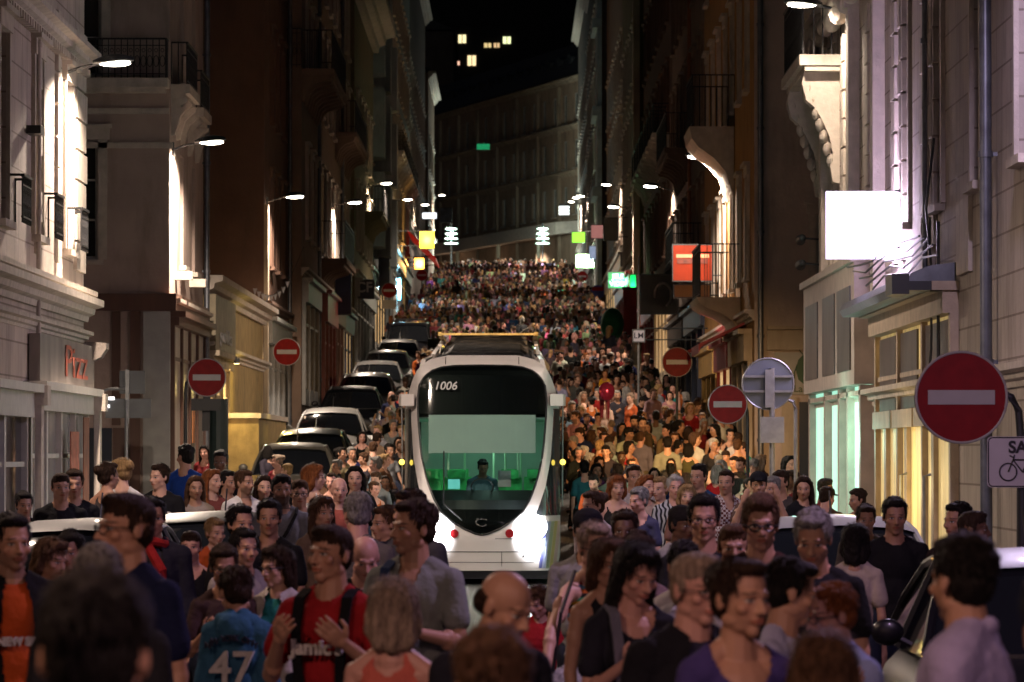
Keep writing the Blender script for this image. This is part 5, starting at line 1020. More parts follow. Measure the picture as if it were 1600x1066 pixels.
def set_co(me, a): me.vertices.foreach_set('co', a.ravel()); me.update()
def nrm_of(me): a = np.empty(len(me.vertices) * 3, 'f'); me.vertices.foreach_get('normal', a); return a.reshape(-1, 3)
def post_body(Mh):
    Mi = np.array(Mh.inverted())
    def f(me):
        a = co_of(me); h = a @ Mi[:3, :3].T + Mi[:3, 3]; at_ = me.attributes.new('hc', 'FLOAT_VECTOR', 'POINT'); at_.data.foreach_set('vector', h.astype('f').ravel())
    return f
def post_cloth(seed, amp=.006, neck=None, legs=False):
    def f(me):
        a = co_of(me); n = nrm_of(me); x, y, z = a.T; r = np.random.default_rng(seed); p = r.uniform(0, 6, 8)
        d = np.sin(19 * z + 13 * x * np.sign(x + .0001) + 3 * np.sin(11 * y + p[0]) + p[1]) + .7 * np.sin(37 * z - 21 * x + 4 * np.sin(9 * x + p[2]) + p[3]) + .5 * np.sin(55 * x + 31 * y + 23 * z + p[4])
        w_ = .35 + .65 * np.clip(np.abs(z - 1.3) * 3, 0, 1)
        a = a + n * (d * amp * .5 * w_)[:, None]; set_co(me, a)
        if neck:
            bm = bmesh.new(); bm.from_mesh(me); cy, cz, rx, rz = neck
            bmesh.ops.delete(bm, geom=[v for v in bm.verts if (v.co.z > 1.36 and (v.co.x / .07) ** 2 + ((v.co.y - .01) / .075) ** 2 < 1) or (v.co.y < .02 and (v.co.x / rx) ** 2 + ((v.co.z - cz) / rz) ** 2 < 1)], context='VERTS')
            bm.to_mesh(me); bm.free()
    return f
def post_hair(Mh, amp=.0035):
    Mi = np.array(Mh.inverted())
    def f(me):
        a = co_of(me); n = nrm_of(me); h = a @ Mi[:3, :3].T + Mi[:3, 3]; th = np.arctan2(h[:, 0], h[:, 1] - .02)
        d = np.sin(th * 34 + 5 * np.sin(h[:, 2] * 30)) + .7 * np.sin(th * 61 + h[:, 2] * 40) + .6 * np.sin(h[:, 2] * 85 + th * 9); set_co(me, a + n * (d * amp * .6)[:, None])
    return f
NECKS = {'crew': (0, 1.475, .055, .04), 'v': (0, 1.46, .048, .10), 'scoop': (0, 1.46, .085, .085), 'low': (0, 1.47, .095, .125)}
def glasses_mesh(M, thick=.0022):
    s = MB(); P = lambda x, y, z: tuple(M @ Vector((x, y, z)))
    for sg in (-1, 1):
        s.tube([P(sg * .033 + .023 * math.cos(a), -.097 + .008 * math.cos(a) * sg, -.002 + .016 * math.sin(a)) for a in np.linspace(0, 2 * math.pi, 17)], thick, 5, cap=False)
        s.tube([P(sg * .056, -.092, .004), P(sg * .077, -.05, .005), P(sg * .08, .015, .002)], thick, 5)
    s.tube([P(-.01, -.101, .004), P(.01, -.101, .004)], thick, 5); return s
def hair_tufts(style, M, seed, n=900):
    """thin locks that break up the outline of the hair"""
    r = random.Random(seed); s = MB(); P = lambda v: tuple(M @ Vector(v)); long_ = style in ('long', 'bob')
    for i in range(n):
        a = r.uniform(0, 6.283); b_ = math.acos(1 - r.random() * 1.15); x, y, z = .084 * math.sin(b_) * math.cos(a), .026 + .096 * math.sin(b_) * math.sin(a), .05 + .084 * math.cos(b_)
        if style in ('bald',) and z > .03: continue
        if style == 'thin' and (z > .09 or y < .02): continue
        if y < -.045 and z < .09: continue
        nx, ny, nz_ = Vector((x, (y - .026), z - .05)).normalized()
        t_ = Vector((nx * .3 + r.uniform(-.25, .25), ny * .5 + r.uniform(-.2, .2) - (.3 if z > .1 else 0), -1 if z < .1 else -.35)); t_ -= Vector((nx, ny, nz_)) * t_.dot(Vector((nx, ny, nz_))); t_.normalize()
        L_ = r.uniform(.018, .04) * (2.4 if long_ else 1); up = r.uniform(.002, .012); w_ = r.uniform(.0012, .003); p = Vector((x, y, z)); o_ = Vector((nx, ny, nz_)); sd = t_.cross(o_).normalized() * w_
        q1 = p + t_ * L_ * .5 + o_ * up * .8; q2 = p + t_ * L_ + o_ * up * (.4 if long_ else 1.1)
        s.add([P(p - sd), P(p + sd), P(q1 + sd), P(q1 - sd), P(q2)], [(0, 1, 2, 3), (3, 2, 4)])
    return s

LIN = lambda c: c
SK = {'fair': (.56, .33, .24), 'pink': (.52, .28, .22), 'tan': (.43, .235, .155), 'olive': (.36, .19, .12), 'brown': (.14, .07, .04), 'dark': (.07, .035, .02)}
HC = {'black': (.010, .008, .007), 'dark brown': (.028, .015, .009), 'brown': (.07, .035, .018), 'grey': (.2, .19, .18), 'white': (.45, .43, .4), 'blond': (.30, .19, .085), 'ginger': (.2, .065, .02), 'ash blond': (.27, .2, .15)}
HEROES = []
def hero(cx, top, s, yaw, hy, hp, kind, hair, hc, style, col, skin, pose, label, neck='crew', tr=(.02, .025, .04), beard=0, glasses=0, pat=None, extra=(), g=None, vox=None, lift=0, roll=0, heavy=0, cat='person'):
    HEROES.append(dict(cx=cx, top=top, s=s, yaw=R(yaw), hy=R(hy), hp=R(hp), kind=kind, hair=hair, hc=hc, style=style, col=col, skin=skin, pose=pose, label=label, neck=neck, tr=tr, beard=beard, glasses=glasses, pat=pat, extra=extra, vox=vox, lift=lift, roll=R(roll), heavy=heavy, cat=cat))
def build_heroes():
    for i, h in enumerate(HEROES):
        J, Mh, sw = skel(h['kind'], h['pose'], h['hy'], h['hp'], h['roll']); h['J'] = J; h['Mh'] = Mh; pxm = h['s'] * .64
        v = h['vox'] or float(np.clip(1.5 / pxm, .0055, .012)); near_blur = h['s'] > 560
        if near_blur: v = .010
        fing = pxm > 110; h['m'] = {}
        h['m']['body'] = job(body_prims(h['kind'], J, Mh, sw, fing, h['heavy']), v, 1, post_body(Mh))
        h['m']['hair'] = job(hair_prims(h['hair'], Mh), max(v, .006), 1, post_hair(Mh, .0035 if h['hair'] != 'cap' else .0005))
        nk = NECKS[h['neck']] if h['neck'] else None
        if h['style'] in ('jacket', 'cardigan'): nk = (0, 1.22, .07, .30)
        h['m']['shirt'] = job(shirt_prims(h['kind'], J, sw, h['style'], Mh, h['heavy']), max(v, .008), 2, post_cloth(i, .008, (0,) + nk[1:] if nk else None))
        h['m']['trousers'] = job(trouser_prims(h['kind'], J), .014, 2, post_cloth(i + 99, .007)); h['m']['shoes'] = job(shoe_prims(J), .012, 1)
        if h['style'] in ('jacket', 'cardigan'): h['m']['undershirt'] = job(shirt_prims(h['kind'], J, sw, 'tank', Mh), .010, 2)
    run_jobs()
    for i, h in enumerate(HEROES):
        s = h['s']; d = F / s; x = (h['cx'] - 800) / s; g = gz(d) + (.12 if (x > 4.0 or x < -4.95) else 0) + h['lift']; H = CAMZ + (HOR - h['top']) / s - g; sc = H / 1.752
        if h['kind'] != 'c' and not .88 < sc < 1.13: print('HEIGHT', i, round(H, 2), h['label'][:40])
        o = link('person', h['m']['body'][4], None, [SKIN], (x, d, g)); o.rotation_euler = (0, 0, h['yaw']); o.scale = (sc,) * 3
        sk = SK[h['skin']]; rr = random.Random(i); k = rr.uniform(.92, 1.08); o.color = (sk[0] * k, sk[1] * k, sk[2] * k, 1 - h['beard']); tag(o, h['label'], h['cat'], 'people in the street crowd')
        h['o'] = o
        hm = HC.get(h['hc'], h['hc']); q = link('hair' if h['hair'] != 'cap' else 'cap', h['m']['hair'][4], o, [HAIR if h['hair'] != 'cap' else CLOTH]); q.color = (*hm, 1)
        if h['hair'] not in ('cap', 'crew') and 150 < h['s']:
            tf = hair_tufts(h['hair'], h['Mh'], i).build('hair_strands', HAIR, q, recalc=False); tf.color = (*[c * 1.15 for c in hm], 1)
        cm = PATT[h['pat']] if h['pat'] else CLOTH; nm = {'hoodie': 'hoodie', 'jacket': 'jacket', 'cardigan': 'cardigan', 'tank': 'vest_top'}.get(h['style'], 'shirt')
        q = link(nm, h['m']['shirt'][4], o, [cm]); q.color = (*h['col'], 1); h['so'] = q
        if 'undershirt' in h['m']: u = link('undershirt', h['m']['undershirt'][4], o, [CLOTH]); u.color = (*dict(h['extra']).get('under', (.03, .03, .04)), 1)
        q = link('trousers', h['m']['trousers'][4], o, [DENIM]); q.color = (*h['tr'], 1); q = link('shoes', h['m']['shoes'][4], o, [SHOEM]); q.color = (.05, .045, .04, 1)
        if h['glasses']: glasses_mesh(h['Mh'], .0026 if h['glasses'] == 1 else .004).build('glasses', BLACKP, o, smooth=True)
        ex = dict(h['extra'])
        for key, val in ex.items():
            if key == 'straps':
                for sg in ((1, -1) if val[0] == 'both' else (1,) if val[0] == 'L' else (-1,)):
                    m_ = MB(); pts = [(sg * .085, -.12, 1.0), (sg * .095, -.15, 1.18), (sg * .105, -.14, 1.32), (sg * .105, -.09, 1.44), (sg * .1, 0, 1.475), (sg * .1, .09, 1.43), (sg * .095, .14, 1.25)]
                    m_.loft([[(p[0] - .022, p[1], p[2]), (p[0] + .022, p[1], p[2]), (p[0] + .022, p[1] * 1.0 - .012 * (1 if p[1] <= 0 else -1), p[2] + .008), (p[0] - .022, p[1] - .012 * (1 if p[1] <= 0 else -1), p[2] + .008)] for p in pts]); w = m_.build('strap', CLOTH, o); w.color = (*val[1], 1)
                if val[0] == 'both' or len(val) > 2: m_ = MB(); m_.ell((0, .21, 1.2), (.16, .1, .22), n=18, m=12); w = m_.build('backpack', CLOTH, o, smooth='full'); w.color = (*val[1], 1)
            if key == 'cross':
                m_ = MB(); pts = [(.12, .0, 1.475), (.10, -.1, 1.43), (.03, -.145, 1.3), (-.07, -.15, 1.15), (-.17, -.06, .95)]; m_.tube(pts, .014, 6); w = m_.build('strap', CLOTH, o); w.color = (*val, 1)
                m_ = MB(); m_.ell((-.22, 0, .86), (.06, .14, .13), n=14, m=10); w = m_.build('shoulder_bag', CLOTH, o, smooth='full'); w.color = (*val, 1)
            if key == 'scarf': m_ = MB(); m_.tube([(.085 * math.cos(a), .01 + .09 * math.sin(a), 1.47 + .01 * math.sin(a * 3)) for a in np.linspace(0, 6.283, 18)], .03, 8); m_.tube([(-.03, -.1, 1.45), (.05, -.15, 1.3), (.08, -.16, 1.15)], [.03, .035, .03], 8); w = m_.build('scarf', CLOTH, o, smooth=True); w.color = (*val, 1)
            if key == 'print': text(val[0], val[1], mat('shirt_print', (.5, .48, .46), .8, var=.15, scale=30), h['so'], (0, val[3] if len(val) > 3 else -.165, val[2]), (math.pi / 2, 0, 0), ext=.012, bold=.003)
            if key == 'sunglasses': m_ = MB(); M = h['Mh'];  [m_.ell(M @ Vector((sg * .034, -.075, .118)), (.024, .012, .016), n=10, m=8) for sg in (-1, 1)]; m_.tube([tuple(M @ Vector((-.07, -.0, .09))), tuple(M @ Vector((-.03, -.07, .12))), tuple(M @ Vector((.03, -.07, .12))), tuple(M @ Vector((.07, 0, .09)))], .003, 5); m_.build('sunglasses', BLACKP, o, smooth=True)

# ------------------------------------------------------------------ crowd templates and copies
TPL = []
def make_templates():
    specs = [('m', 'stand', 0, 5), ('m', 'walk', 25, 0), ('m', 'walk2', -35, 8), ('m', 'hold', 10, 20), ('m', 'holdR', -15, 0), ('m', 'stand', 60, 0), ('f', 'stand', 0, 5), ('f', 'walk', 30, 0), ('f', 'holdL', -30, 10), ('f', 'fold', 15, 0), ('f', 'walk2', -55, 5), ('c', 'walk', 10, 0), ('m', 'raise', 0, -5)]
    for i, (kd, ps, hy, hp) in enumerate(specs):
        J, Mh, sw = skel(kd, ps, R(hy), R(hp)); t_ = {'kind': kd, 'pose': ps, 'hy': hy}
        t_['body'] = job(body_prims(kd, J, Mh, sw, False), .0125, 1, post_body(Mh)); hs = ['short', 'crew', 'thin', 'messy', 'cap'] if kd == 'm' else ['long', 'bob', 'bun', 'curly'] if kd == 'f' else ['short', 'bob']
        t_['hairs'] = {h: job(hair_prims(h, Mh), .011, 1, post_hair(Mh)) for h in hs}
        t_['shirts'] = {q: job(shirt_prims(kd, J, sw, q, Mh), .014, 2, post_cloth(i, .008, NECKS['crew' if kd == 'm' else 'scoop'])) for q in (('tee', 'long') if kd == 'm' else ('tank', 'tee', 'long'))}
        t_['trousers'] = job(trouser_prims(kd, J), .02, 2); t_['shoes'] = job(shoe_prims(J), .018, 1); t_['J'] = J; t_['Mh'] = Mh; t_['sw'] = sw; TPL.append(t_)
    run_jobs()
    for t_ in TPL:
        for me, m in [(t_['body'][4], SKIN), (t_['trousers'][4], DENIM), (t_['shoes'][4], SHOEM)] + [(j[4], HAIR) for j in t_['hairs'].values()] + [(j[4], CLOTH) for j in t_['shirts'].values()]: me.materials.append(m)
PAL = {'black': (.012, .012, .014), 'charcoal': (.04, .04, .045), 'navy': (.015, .02, .06), 'white': (.62, .6, .58), 'grey': (.2, .2, .2), 'red': (.33, .02, .02), 'maroon': (.11, .012, .015), 'pale blue': (.3, .4, .5), 'blue': (.03, .08, .25), 'khaki': (.22, .17, .1), 'olive': (.08, .09, .04), 'brown': (.09, .05, .03), 'pink': (.5, .2, .22), 'orange': (.5, .13, .03), 'cream': (.5, .43, .33), 'teal': (.03, .2, .2), 'yellow': (.55, .38, .06), 'striped grey': (.25, .25, .27), 'purple': (.12, .04, .16), 'mint green': (.3, .45, .35)}
PW = [20, 11, 10, 8, 5, 6, 8, 4, 3, 4, 4, 9, 2.5, 2, 3, 2, .7, 1, 1.5, 1]
OCC = np.zeros((533, 800), bool)
def occ_box(px0, py0, px1, py1, test=True, ell_=False):
    a, b_, c, d_ = [int(round(q / 2)) for q in (px0, py0, px1, py1)]; a = max(a, 0); b_ = max(b_, 0); c = min(c, 800); d_ = min(d_, 533)
    if c <= a or d_ <= b_: return 0.
    v = 1 - OCC[b_:d_, a:c].mean()
    if not test: OCC[b_:d_, a:c] = True
    return v
def zone(d, x):
    side = 'left' if x < -1.7 else 'right' if x > .9 else 'middle'
    if d < 72: return {'left': 'left of the tram front', 'right': 'right of the tram front', 'middle': 'before the tram'}[side]
    if d < 92: return {'left': 'between parked cars and tram', 'right': 'by the grey sign back', 'middle': 'close behind the tram cab'}[side]
    if d < 108: return {'left': 'beside the champagne parked car', 'right': 'beneath the curved balcony', 'middle': 'beside the tram roof'}[side]
    if d < 122: return {'left': 'beside the white roofed car', 'right': 'beneath the orange sign', 'middle': 'over the tram roof'}[side]
    if d < 140: return {'left': 'beside the black parked car', 'right': 'near the LM plate', 'middle': 'just above the tram roof'}[side]
    if d < 160: return {'left': 'beside the silver uphill car', 'right': 'by the dark arch sign', 'middle': 'on the slope above the tram'}[side]
    if d < 180: return {'left': 'next to the tall dark van', 'right': 'by the tall red panel', 'middle': 'on the middle of the slope'}[side]
    return {'left': 'uphill past the dark van', 'right': 'below the green video sign', 'middle': 'far up the slope'}[side]
USED = set()
def place_person(d, x, rg, H=None):
    t_ = rg.choice(TPL[:11] if rg.random() > .05 else TPL[11:]); kd = t_['kind']
    H = H or (rg.gauss(1.76, .06) if kd == 'm' else rg.gauss(1.66, .05) if kd == 'f' else rg.uniform(1.15, 1.45)); H = max(1.1, min(H, 1.92)); sc = H / 1.765
    away = rg.random() < .3; yaw = R(rg.gauss(180 if away else 0, 35))
    for k in range(60):
        cn = rg.choices(list(PAL), PW)[0]; hn = rg.choice(list(t_['hairs'])); hcn = rg.choices(list(HC), [9, 9, 6, 3, 1, 3, 1, 2])[0]; sn = rg.choice(list(t_['shirts']))
        gw = {'tee': 't-shirt', 'long': 'long-sleeved top', 'tank': 'vest top'}[sn]; hw = {'short': 'short %s hair', 'crew': 'cropped %s hair', 'thin': 'thinning %s hair', 'messy': 'tousled %s hair', 'cap': 'cap', 'long': 'long %s hair', 'bob': '%s bob', 'bun': '%s hair in bun', 'curly': 'curly %s hair'}[hn]
        hw = hw % hcn if '%s' in hw else hcn + ' cap'
        lab = '%s %s, %s%s, %s' % (cn, gw, hw, ', seen from behind' if away and k < 1 else '', zone(d, x)); lab = ('child in ' if kd == 'c' else 'person in ') + lab
        if lab not in USED and len(lab.split()) <= 16: break
    USED.add(lab); g = gz(d)
    def mk(name, me, par, col, al=1):
        o = bpy.data.objects.new(name, me); C.objects.link(o); o.color = (*col, al)
        if par: o.parent = par
        return o
    sk = SK[rg.choices(list(SK), [5, 4, 4, 3, 1, .6])[0]]; k = rg.uniform(.9, 1.1)
    o = mk('person', t_['body'][4], None, [q * k * 1.1 for q in sk], 1 - (rg.choice((0, 0, .35, .6)) if kd == 'm' else 0)); o.location = (x, d, g); o.rotation_euler = (0, 0, yaw); o.scale = (sc,) * 3
    tag(o, lab, 'person', 'people in the street crowd')
    mk('cap' if hn == 'cap' else 'hair', t_['hairs'][hn][4], o, HC[hcn]); mk('vest_top' if sn == 'tank' else 'shirt', t_['shirts'][sn][4], o, [c_ * rg.uniform(.8, 1.15) for c_ in PAL[cn]])
    mk('trousers', t_['trousers'][4], o, rg.choice(((.02, .025, .05), (.015, .015, .015), (.12, .1, .07), (.04, .05, .09)))); mk('shoes', t_['shoes'][4], o, (.04, .035, .03))
    return o
def low_person(rg):
    """small crowd figure: joined simple shapes with per-part colours"""
    kd = rg.choice(('m', 'f', 'm', 'f')); J, Mh, sw = skel(kd, rg.choice(list(POSES)[:9]), R(rg.gauss(0, 40)), R(rg.uniform(-5, 20))); parts = []
    def E(s, c, r, n=8, m=6): s.ell(c, r, None, n, m)
    s = MB(); E(s, Mh @ Vector((0, -.005, 0)), (.074, .092, .12)); s.cap((0, .01, 1.42), .055, (0, 0, 1.55), .05, 6)
    for sg in (1, -1): sh, el_, wr = J[sg]; s.cap(sh, .048, el_, .04, 6); s.cap(el_, .04, wr, .028, 6); s.cap(wr, .03, wr + N(wr - el_) * .14, .026, 6); s.ell(Mh @ Vector((sg * .075, .012, 0)), (.012, .02, .03), None, 6, 4)
    s.ell(Mh @ Vector((0, -.1, -.03)), (.014, .018, .026), None, 6, 4); parts.append((s, 'skin'))
    s = MB(); E(s, Mh @ Vector((0, .022, .045)), (.084, .095, .088)); (s.cap(Mh @ Vector((0, .06, .02)), .075, Mh @ Vector((0, .06, -.2)), .07, 8) if kd == 'f' and rg.random() < .6 else 0); parts.append((s, 'hair'))
    s = MB(); E(s, (0, 0, 1.27), (.175, .125, .2), 10, 7); E(s, (0, 0, 1.04), (.165, .125, .2), 10, 7); s.cap((-sw, 0, 1.41), .062, (sw, 0, 1.41), .062, 8)
    for sg in (1, -1): sh, el_, wr = J[sg]; s.cap(sh, .062, sh + (el_ - sh) * .6, .058, 6)
    parts.append((s, 'shirt')); s = MB(); E(s, (0, 0, .94), (.17, .125, .11))
    for sg in (1, -1): h_, kn, an = J['l', sg]; s.cap(h_, .095, kn, .068, 6); s.cap(kn, .068, an, .05, 6); s.cap(an + Vector((0, 0, -.04)), .04, an + Vector((0, -.14, -.05)), .035, 6)
    parts.append((s, 'trousers')); return parts
def crowd(n_ind):
    rg = random.Random(11); cand = []
    def scatter(d0, d1, x0, x1, dens, sp=.48):
        clump = d0 > 95; dens *= 1.9 if clump else 1
        got = []; n = int((d1 - d0) * (x1 - x0) * dens)
        for _ in range(n * 3):
            if len(got) >= n: break
            d, x = rg.uniform(d0, d1), rg.uniform(x0, x1)
            if clump and noise.noise(Vector((x * .55, d * .11, 3.1))) * 1.6 + .45 < rg.random(): continue
            if all((d - q[0]) ** 2 + (x - q[1]) ** 2 > sp * sp for q in got[-400:]): got.append((d, x))
        return got
    hs = [(F / h['s'], (h['cx'] - 800) / h['s']) for h in HEROES]
    cand += scatter(50, 71, 1.4, 4.3, .5); cand += scatter(64, 71, -3.4, -1.9, .5)
    cand += scatter(71, 101, 1.15, 4.6, 1.0); cand += scatter(71, 101, -3.1, -2.0, 1.2); cand += scatter(78, 90, -5.6, -3.1, .25)
    cand += scatter(101, 150, -3.0, 4.3, .8); cand += scatter(150, 192, -2.9, 4.2, .75); cand += scatter(192, 270, -5.0, 4.2, .62); cand += scatter(270, 347, -5.0, 4.2, .5)
    cand = [c for c in cand if all((c[0] - a) ** 2 + (c[1] - b_) ** 2 > .3 for a, b_ in hs) and not any(abs(c[1] - q[0]) < 1.25 and abs(c[0] - q[1]) < 2.6 for q in cars)]
    ev = sorted([(c[0], 'p', c[1], None) for c in cand] + [(F / h['s'], 'h', 0, h) for h in HEROES] + [(72.9, 't', 0, None), (95, 't2', 0, None)] + [(q[1] - 1.5, 'c', q[0], q) for q in cars], key=lambda q: q[0])
    ind, stuff = [], []
    for d, k, x, h in ev:
        s = F / d
        if k == 'h':
            c, tp = h['cx'], h['top']; occ_box(c - .09 * s, tp, c + .09 * s, tp + .26 * s, False); occ_box(c - .22 * s, tp + .28 * s, c + .22 * s, tp + 1.7 * s, False)
        elif k == 't': occ_box(640, 556, 872, 892, False)
        elif k == 't2': occ_box(690, 530, 850, 560, False)
        elif k == 'c':
            c = 800 + x * s; b_ = HOR + (CAMZ - gz(d)) * s; tp = b_ - 1.3 * s * (1.22 if h[3] == 'suv' else 1); occ_box(c - .62 * s, tp, c + .62 * s, b_, False); occ_box(c - .86 * s, b_ - .9 * s, c + .86 * s, b_, False)
        else:
            H = rg.gauss(1.70, .09) + (.35 if d > 150 and rg.random() < .02 else 0); c = 800 + x * s; tp = HOR - (gz(d) + H - CAMZ) * s; v1 = occ_box(c - .09 * s, tp, c + .09 * s, tp + .25 * s); v2 = occ_box(c - .2 * s, tp + .28 * s, c + .2 * s, tp + .75 * s)
            if v1 < .45 and v2 < .35: continue
            if c < -20 or c > 1620: continue
            occ_box(c - .08 * s, tp, c + .08 * s, tp + .25 * s, False); occ_box(c - .2 * s, tp + .28 * s, c + .2 * s, tp + 1.6 * s, False)
            (ind if len(ind) < n_ind else stuff).append((d, x, H))
    for d, x, H in ind: place_person(d, x, rg, H if rg.random() > .04 else None)
    print('CROWD individuals', len(ind), 'to', ind[-1][0], 'stuff', len(stuff))
    # the far crowd as one mass
    tp = [low_person(rg) for _ in range(14)]; V, Fc, Cc = [], [], []; nb = 0
    for d, x, H in stuff:
        parts = rg.choice(tp); a = rg.gauss(0, .6) + (math.pi if rg.random() < .3 else 0); ca, sa = math.cos(a), math.sin(a); sc = H / 1.75; g = gz(d)
        cols = {'skin': tuple(q * rg.uniform(.45, .9) for q in SK[rg.choices(list(SK), [5, 4, 4, 3, 1, .6])[0]]), 'hair': HC[rg.choices(list(HC), [9, 9, 6, 3, 1, 3, 1, 2])[0]], 'shirt': tuple(q * rg.uniform(.5, 1.2) for q in PAL[rg.choices(list(PAL), PW)[0]]), 'trousers': rg.choice(((.02, .025, .05), (.015, .015, .015), (.12, .1, .07)))}
        for s, kd in parts:
            P_ = np.array(s.v) * sc; q = np.stack([P_[:, 0] * ca - P_[:, 1] * sa + x, P_[:, 0] * sa + P_[:, 1] * ca + d, P_[:, 2] + g], 1); V.append(q)
            Fc += [[nb + i for i in f_] for f_ in s.f]; Cc.append(np.tile((*cols[kd], 1), (len(P_), 1))); nb += len(P_)
    me = bpy.data.meshes.new('crowd'); me.from_pydata(np.concatenate(V).tolist(), [], Fc); at_ = me.color_attributes.new('col', 'FLOAT_COLOR', 'POINT'); at_.data.foreach_set('color', np.concatenate(Cc).astype('f').ravel()); me.polygons.foreach_set('use_smooth', [True] * len(me.polygons))
    o = link('crowd', me, None, [mat('far_crowd', rough=.85, attr='col', var=.15, scale=10)]); tag(o, 'dense far crowd filling the street up to the top of the hill', 'crowd', kind='stuff')
# ------------------------------------------------------------------ the people one can tell apart
BL, NV, WH, RD = (.012, .012, .014), (.012, .018, .055), (.6, .58, .56), (.33, .02, .02)
# far left, nearest
hero(145, 893, 1000, 165, 15, 5, 'm', 'messy', 'black', 'jacket', BL, 'tan', 'stand', 'nearest person at lower left, black hair seen from behind as a big dark shape', extra=(('under', (.25, .22, .5)),))
hero(158, 845, 470, 168, 40, 18, 'm', 'thin', 'grey', 'jacket', (.02, .02, .025), 'pink', 'stand', 'grey-haired man from behind with a bald patch, lower left')
hero(18, 803, 360, 20, 5, 0, 'm', 'short', 'black', 'jacket', BL, 'tan', 'stand', 'dark-haired man in orange printed t-shirt under a black jacket at the left edge', beard=.5, extra=(('under', (.5, .085, .02)), ('print', ('NEW SEA', .05, 1.2, -.16))))
hero(72, 838, 290, 40, 15, 15, 'f', 'bob', 'brown', 'tank', (.35, .09, .03), 'tan', 'stand', 'brown-haired woman in a rust vest top, head lowered, at the left')
hero(112, 828, 275, -10, 0, 10, 'm', 'short', 'black', 'tee', (.05, .04, .04), 'olive', 'stand', 'half hidden dark-haired man behind the woman in rust vest top')
hero(200, 768, 420, -38, -22, -2, 'm', 'crew', 'dark brown', 'polo', (.012, .016, .05), 'tan', 'holdR', 'tall man in glasses and navy polo raising his right hand, left part of the crowd', neck='v', glasses=1, tr=(.15, .12, .08))
hero(238, 777, 255, 8, 0, 0, 'm', 'short', 'black', 'jacket', (.02, .02, .03), 'olive', 'stand', 'dark man with a red scarf behind the tall man in navy polo', extra=(('scarf', (.3, .02, .02)),))
hero(37, 768, 172, 15, 5, 5, 'm', 'short', 'black', 'tee', BL, 'tan', 'stand', 'black-haired young man with round face near the shop doors at the far left')
hero(95, 738, 176, 10, 5, 0, 'm', 'crew', 'dark brown', 'tee', BL, 'tan', 'stand', 'first of two men in black t-shirts standing before the left shop')
hero(116, 734, 168, 12, -5, 0, 'm', 'short', 'dark brown', 'tee', BL, 'tan', 'stand', 'second man in black t-shirt, close behind the first at the left shop')
hero(168, 722, 158, 150, -20, 0, 'f', 'bun', 'dark brown', 'tank', (.05, .04, .04), 'tan', 'stand', 'dark-haired woman seen from behind beside the woman in white top')
hero(192, 716, 156, 175, 50, 5, 'f', 'bun', 'blond', 'tee', WH, 'fair', 'stand', 'woman with fair tied-up hair in a white top, seen from behind')
hero(250, 725, 151, -5, -35, 0, 'm', 'short', 'dark brown', 'tee', BL, 'fair', 'stand', 'man in black t-shirt with a white and red print, behind the black car', extra=(('print', ('OOO', .12, 1.25, -.14)),))
hero(290, 695, 130, 160, 60, 0, 'm', 'short', 'black', 'tee', (.015, .05, .25), 'tan', 'hold', 'man in bright blue t-shirt standing at the post under the signal box', lift=.1)
hero(305, 742, 150, 5, 10, 5, 'f', 'long', 'brown', 'tee', (.3, .25, .22), 'tan', 'stand', 'smiling woman with loose brown hair beside the man in printed black shirt')
hero(330, 732, 146, 35, 20, 0, 'f', 'long', 'ginger', 'tee', (.2, .06, .05), 'fair', 'stand', 'ginger long-haired woman beside the man in the white polo')
hero(346, 703, 128, -20, 10, 5, 'm', 'short', 'black', 'tee', BL, 'brown', 'fold', 'dark-skinned man in black standing behind the bonnet of a parked car', lift=.1)
hero(355, 735, 143, 30, 20, 0, 'm', 'short', 'black', 'tee', BL, 'tan', 'stand', 'man in black t-shirt just left of the man in the white polo')
hero(381, 734, 151, 25, 25, 0, 'm', 'short', 'brown', 'polo', (.68, .66, .63), 'tan', 'stand', 'bearded man in a white polo shirt beyond the parked cars', beard=.6, neck='v')
hero(412, 742, 150, 10, 5, 0, 'f', 'long', 'dark brown', 'tee', (.1, .05, .04), 'fair', 'stand', 'dark long-haired woman right of the man in the white polo')
# left middle band
hero(375, 788, 250, 15, 15, 0, 'f', 'bun', 'black', 'tee', BL, 'tan', 'stand', 'woman with tied black hair between the blond child and the white polo man')
hero(335, 812, 232, 25, 10, 5, 'c', 'messy', 'blond', 'tee', (.5, .1, .03), 'fair', 'stand', 'blond child in orange shirt carried above the heads at the left', lift=.38)
hero(299, 828, 240, -3, 0, 0, 'm', 'crew', 'dark brown', 'tank', BL, 'pink', 'stand', 'sweating man with receding hair in a black vest, looking at us', neck='scoop', beard=.35)
hero(350, 852, 300, 3, 5, 8, 'f', 'curly', 'dark brown', 'tee', (.05, .03, .03), 'olive', 'holdR', 'woman with short dark hair and glasses behind the boy in the blue hoodie', glasses=1)
hero(381, 826, 272, 20, 12, 0, 'm', 'short', 'black', 'tee', (.3, .27, .27), 'tan', 'stand', 'black-haired young man just above the boy in the blue hoodie')
hero(372, 888, 335, 172, 22, 22, 'c', 'messy', 'dark brown', 'hoodie', (.035, .11, .19), 'olive', 'stand', 'boy seen from behind in a blue hoodie with a large white 47', neck=None, extra=(('print', ('47', .25, 1.20, .17)),))
hero(437, 852, 300, -25, -20, 5, 'f', 'bob', 'dark brown', 'cardigan', (.5, .47, .44), 'fair', 'stand', 'woman in glasses with white cardigan over a teal top, looking left', glasses=1, extra=(('under', (.02, .16, .16)),))
hero(421, 780, 238, -5, 5, 0, 'm', 'short', 'black', 'polo', BL, 'olive', 'stand', 'young man in a black polo in front of the bearded man', neck='v')
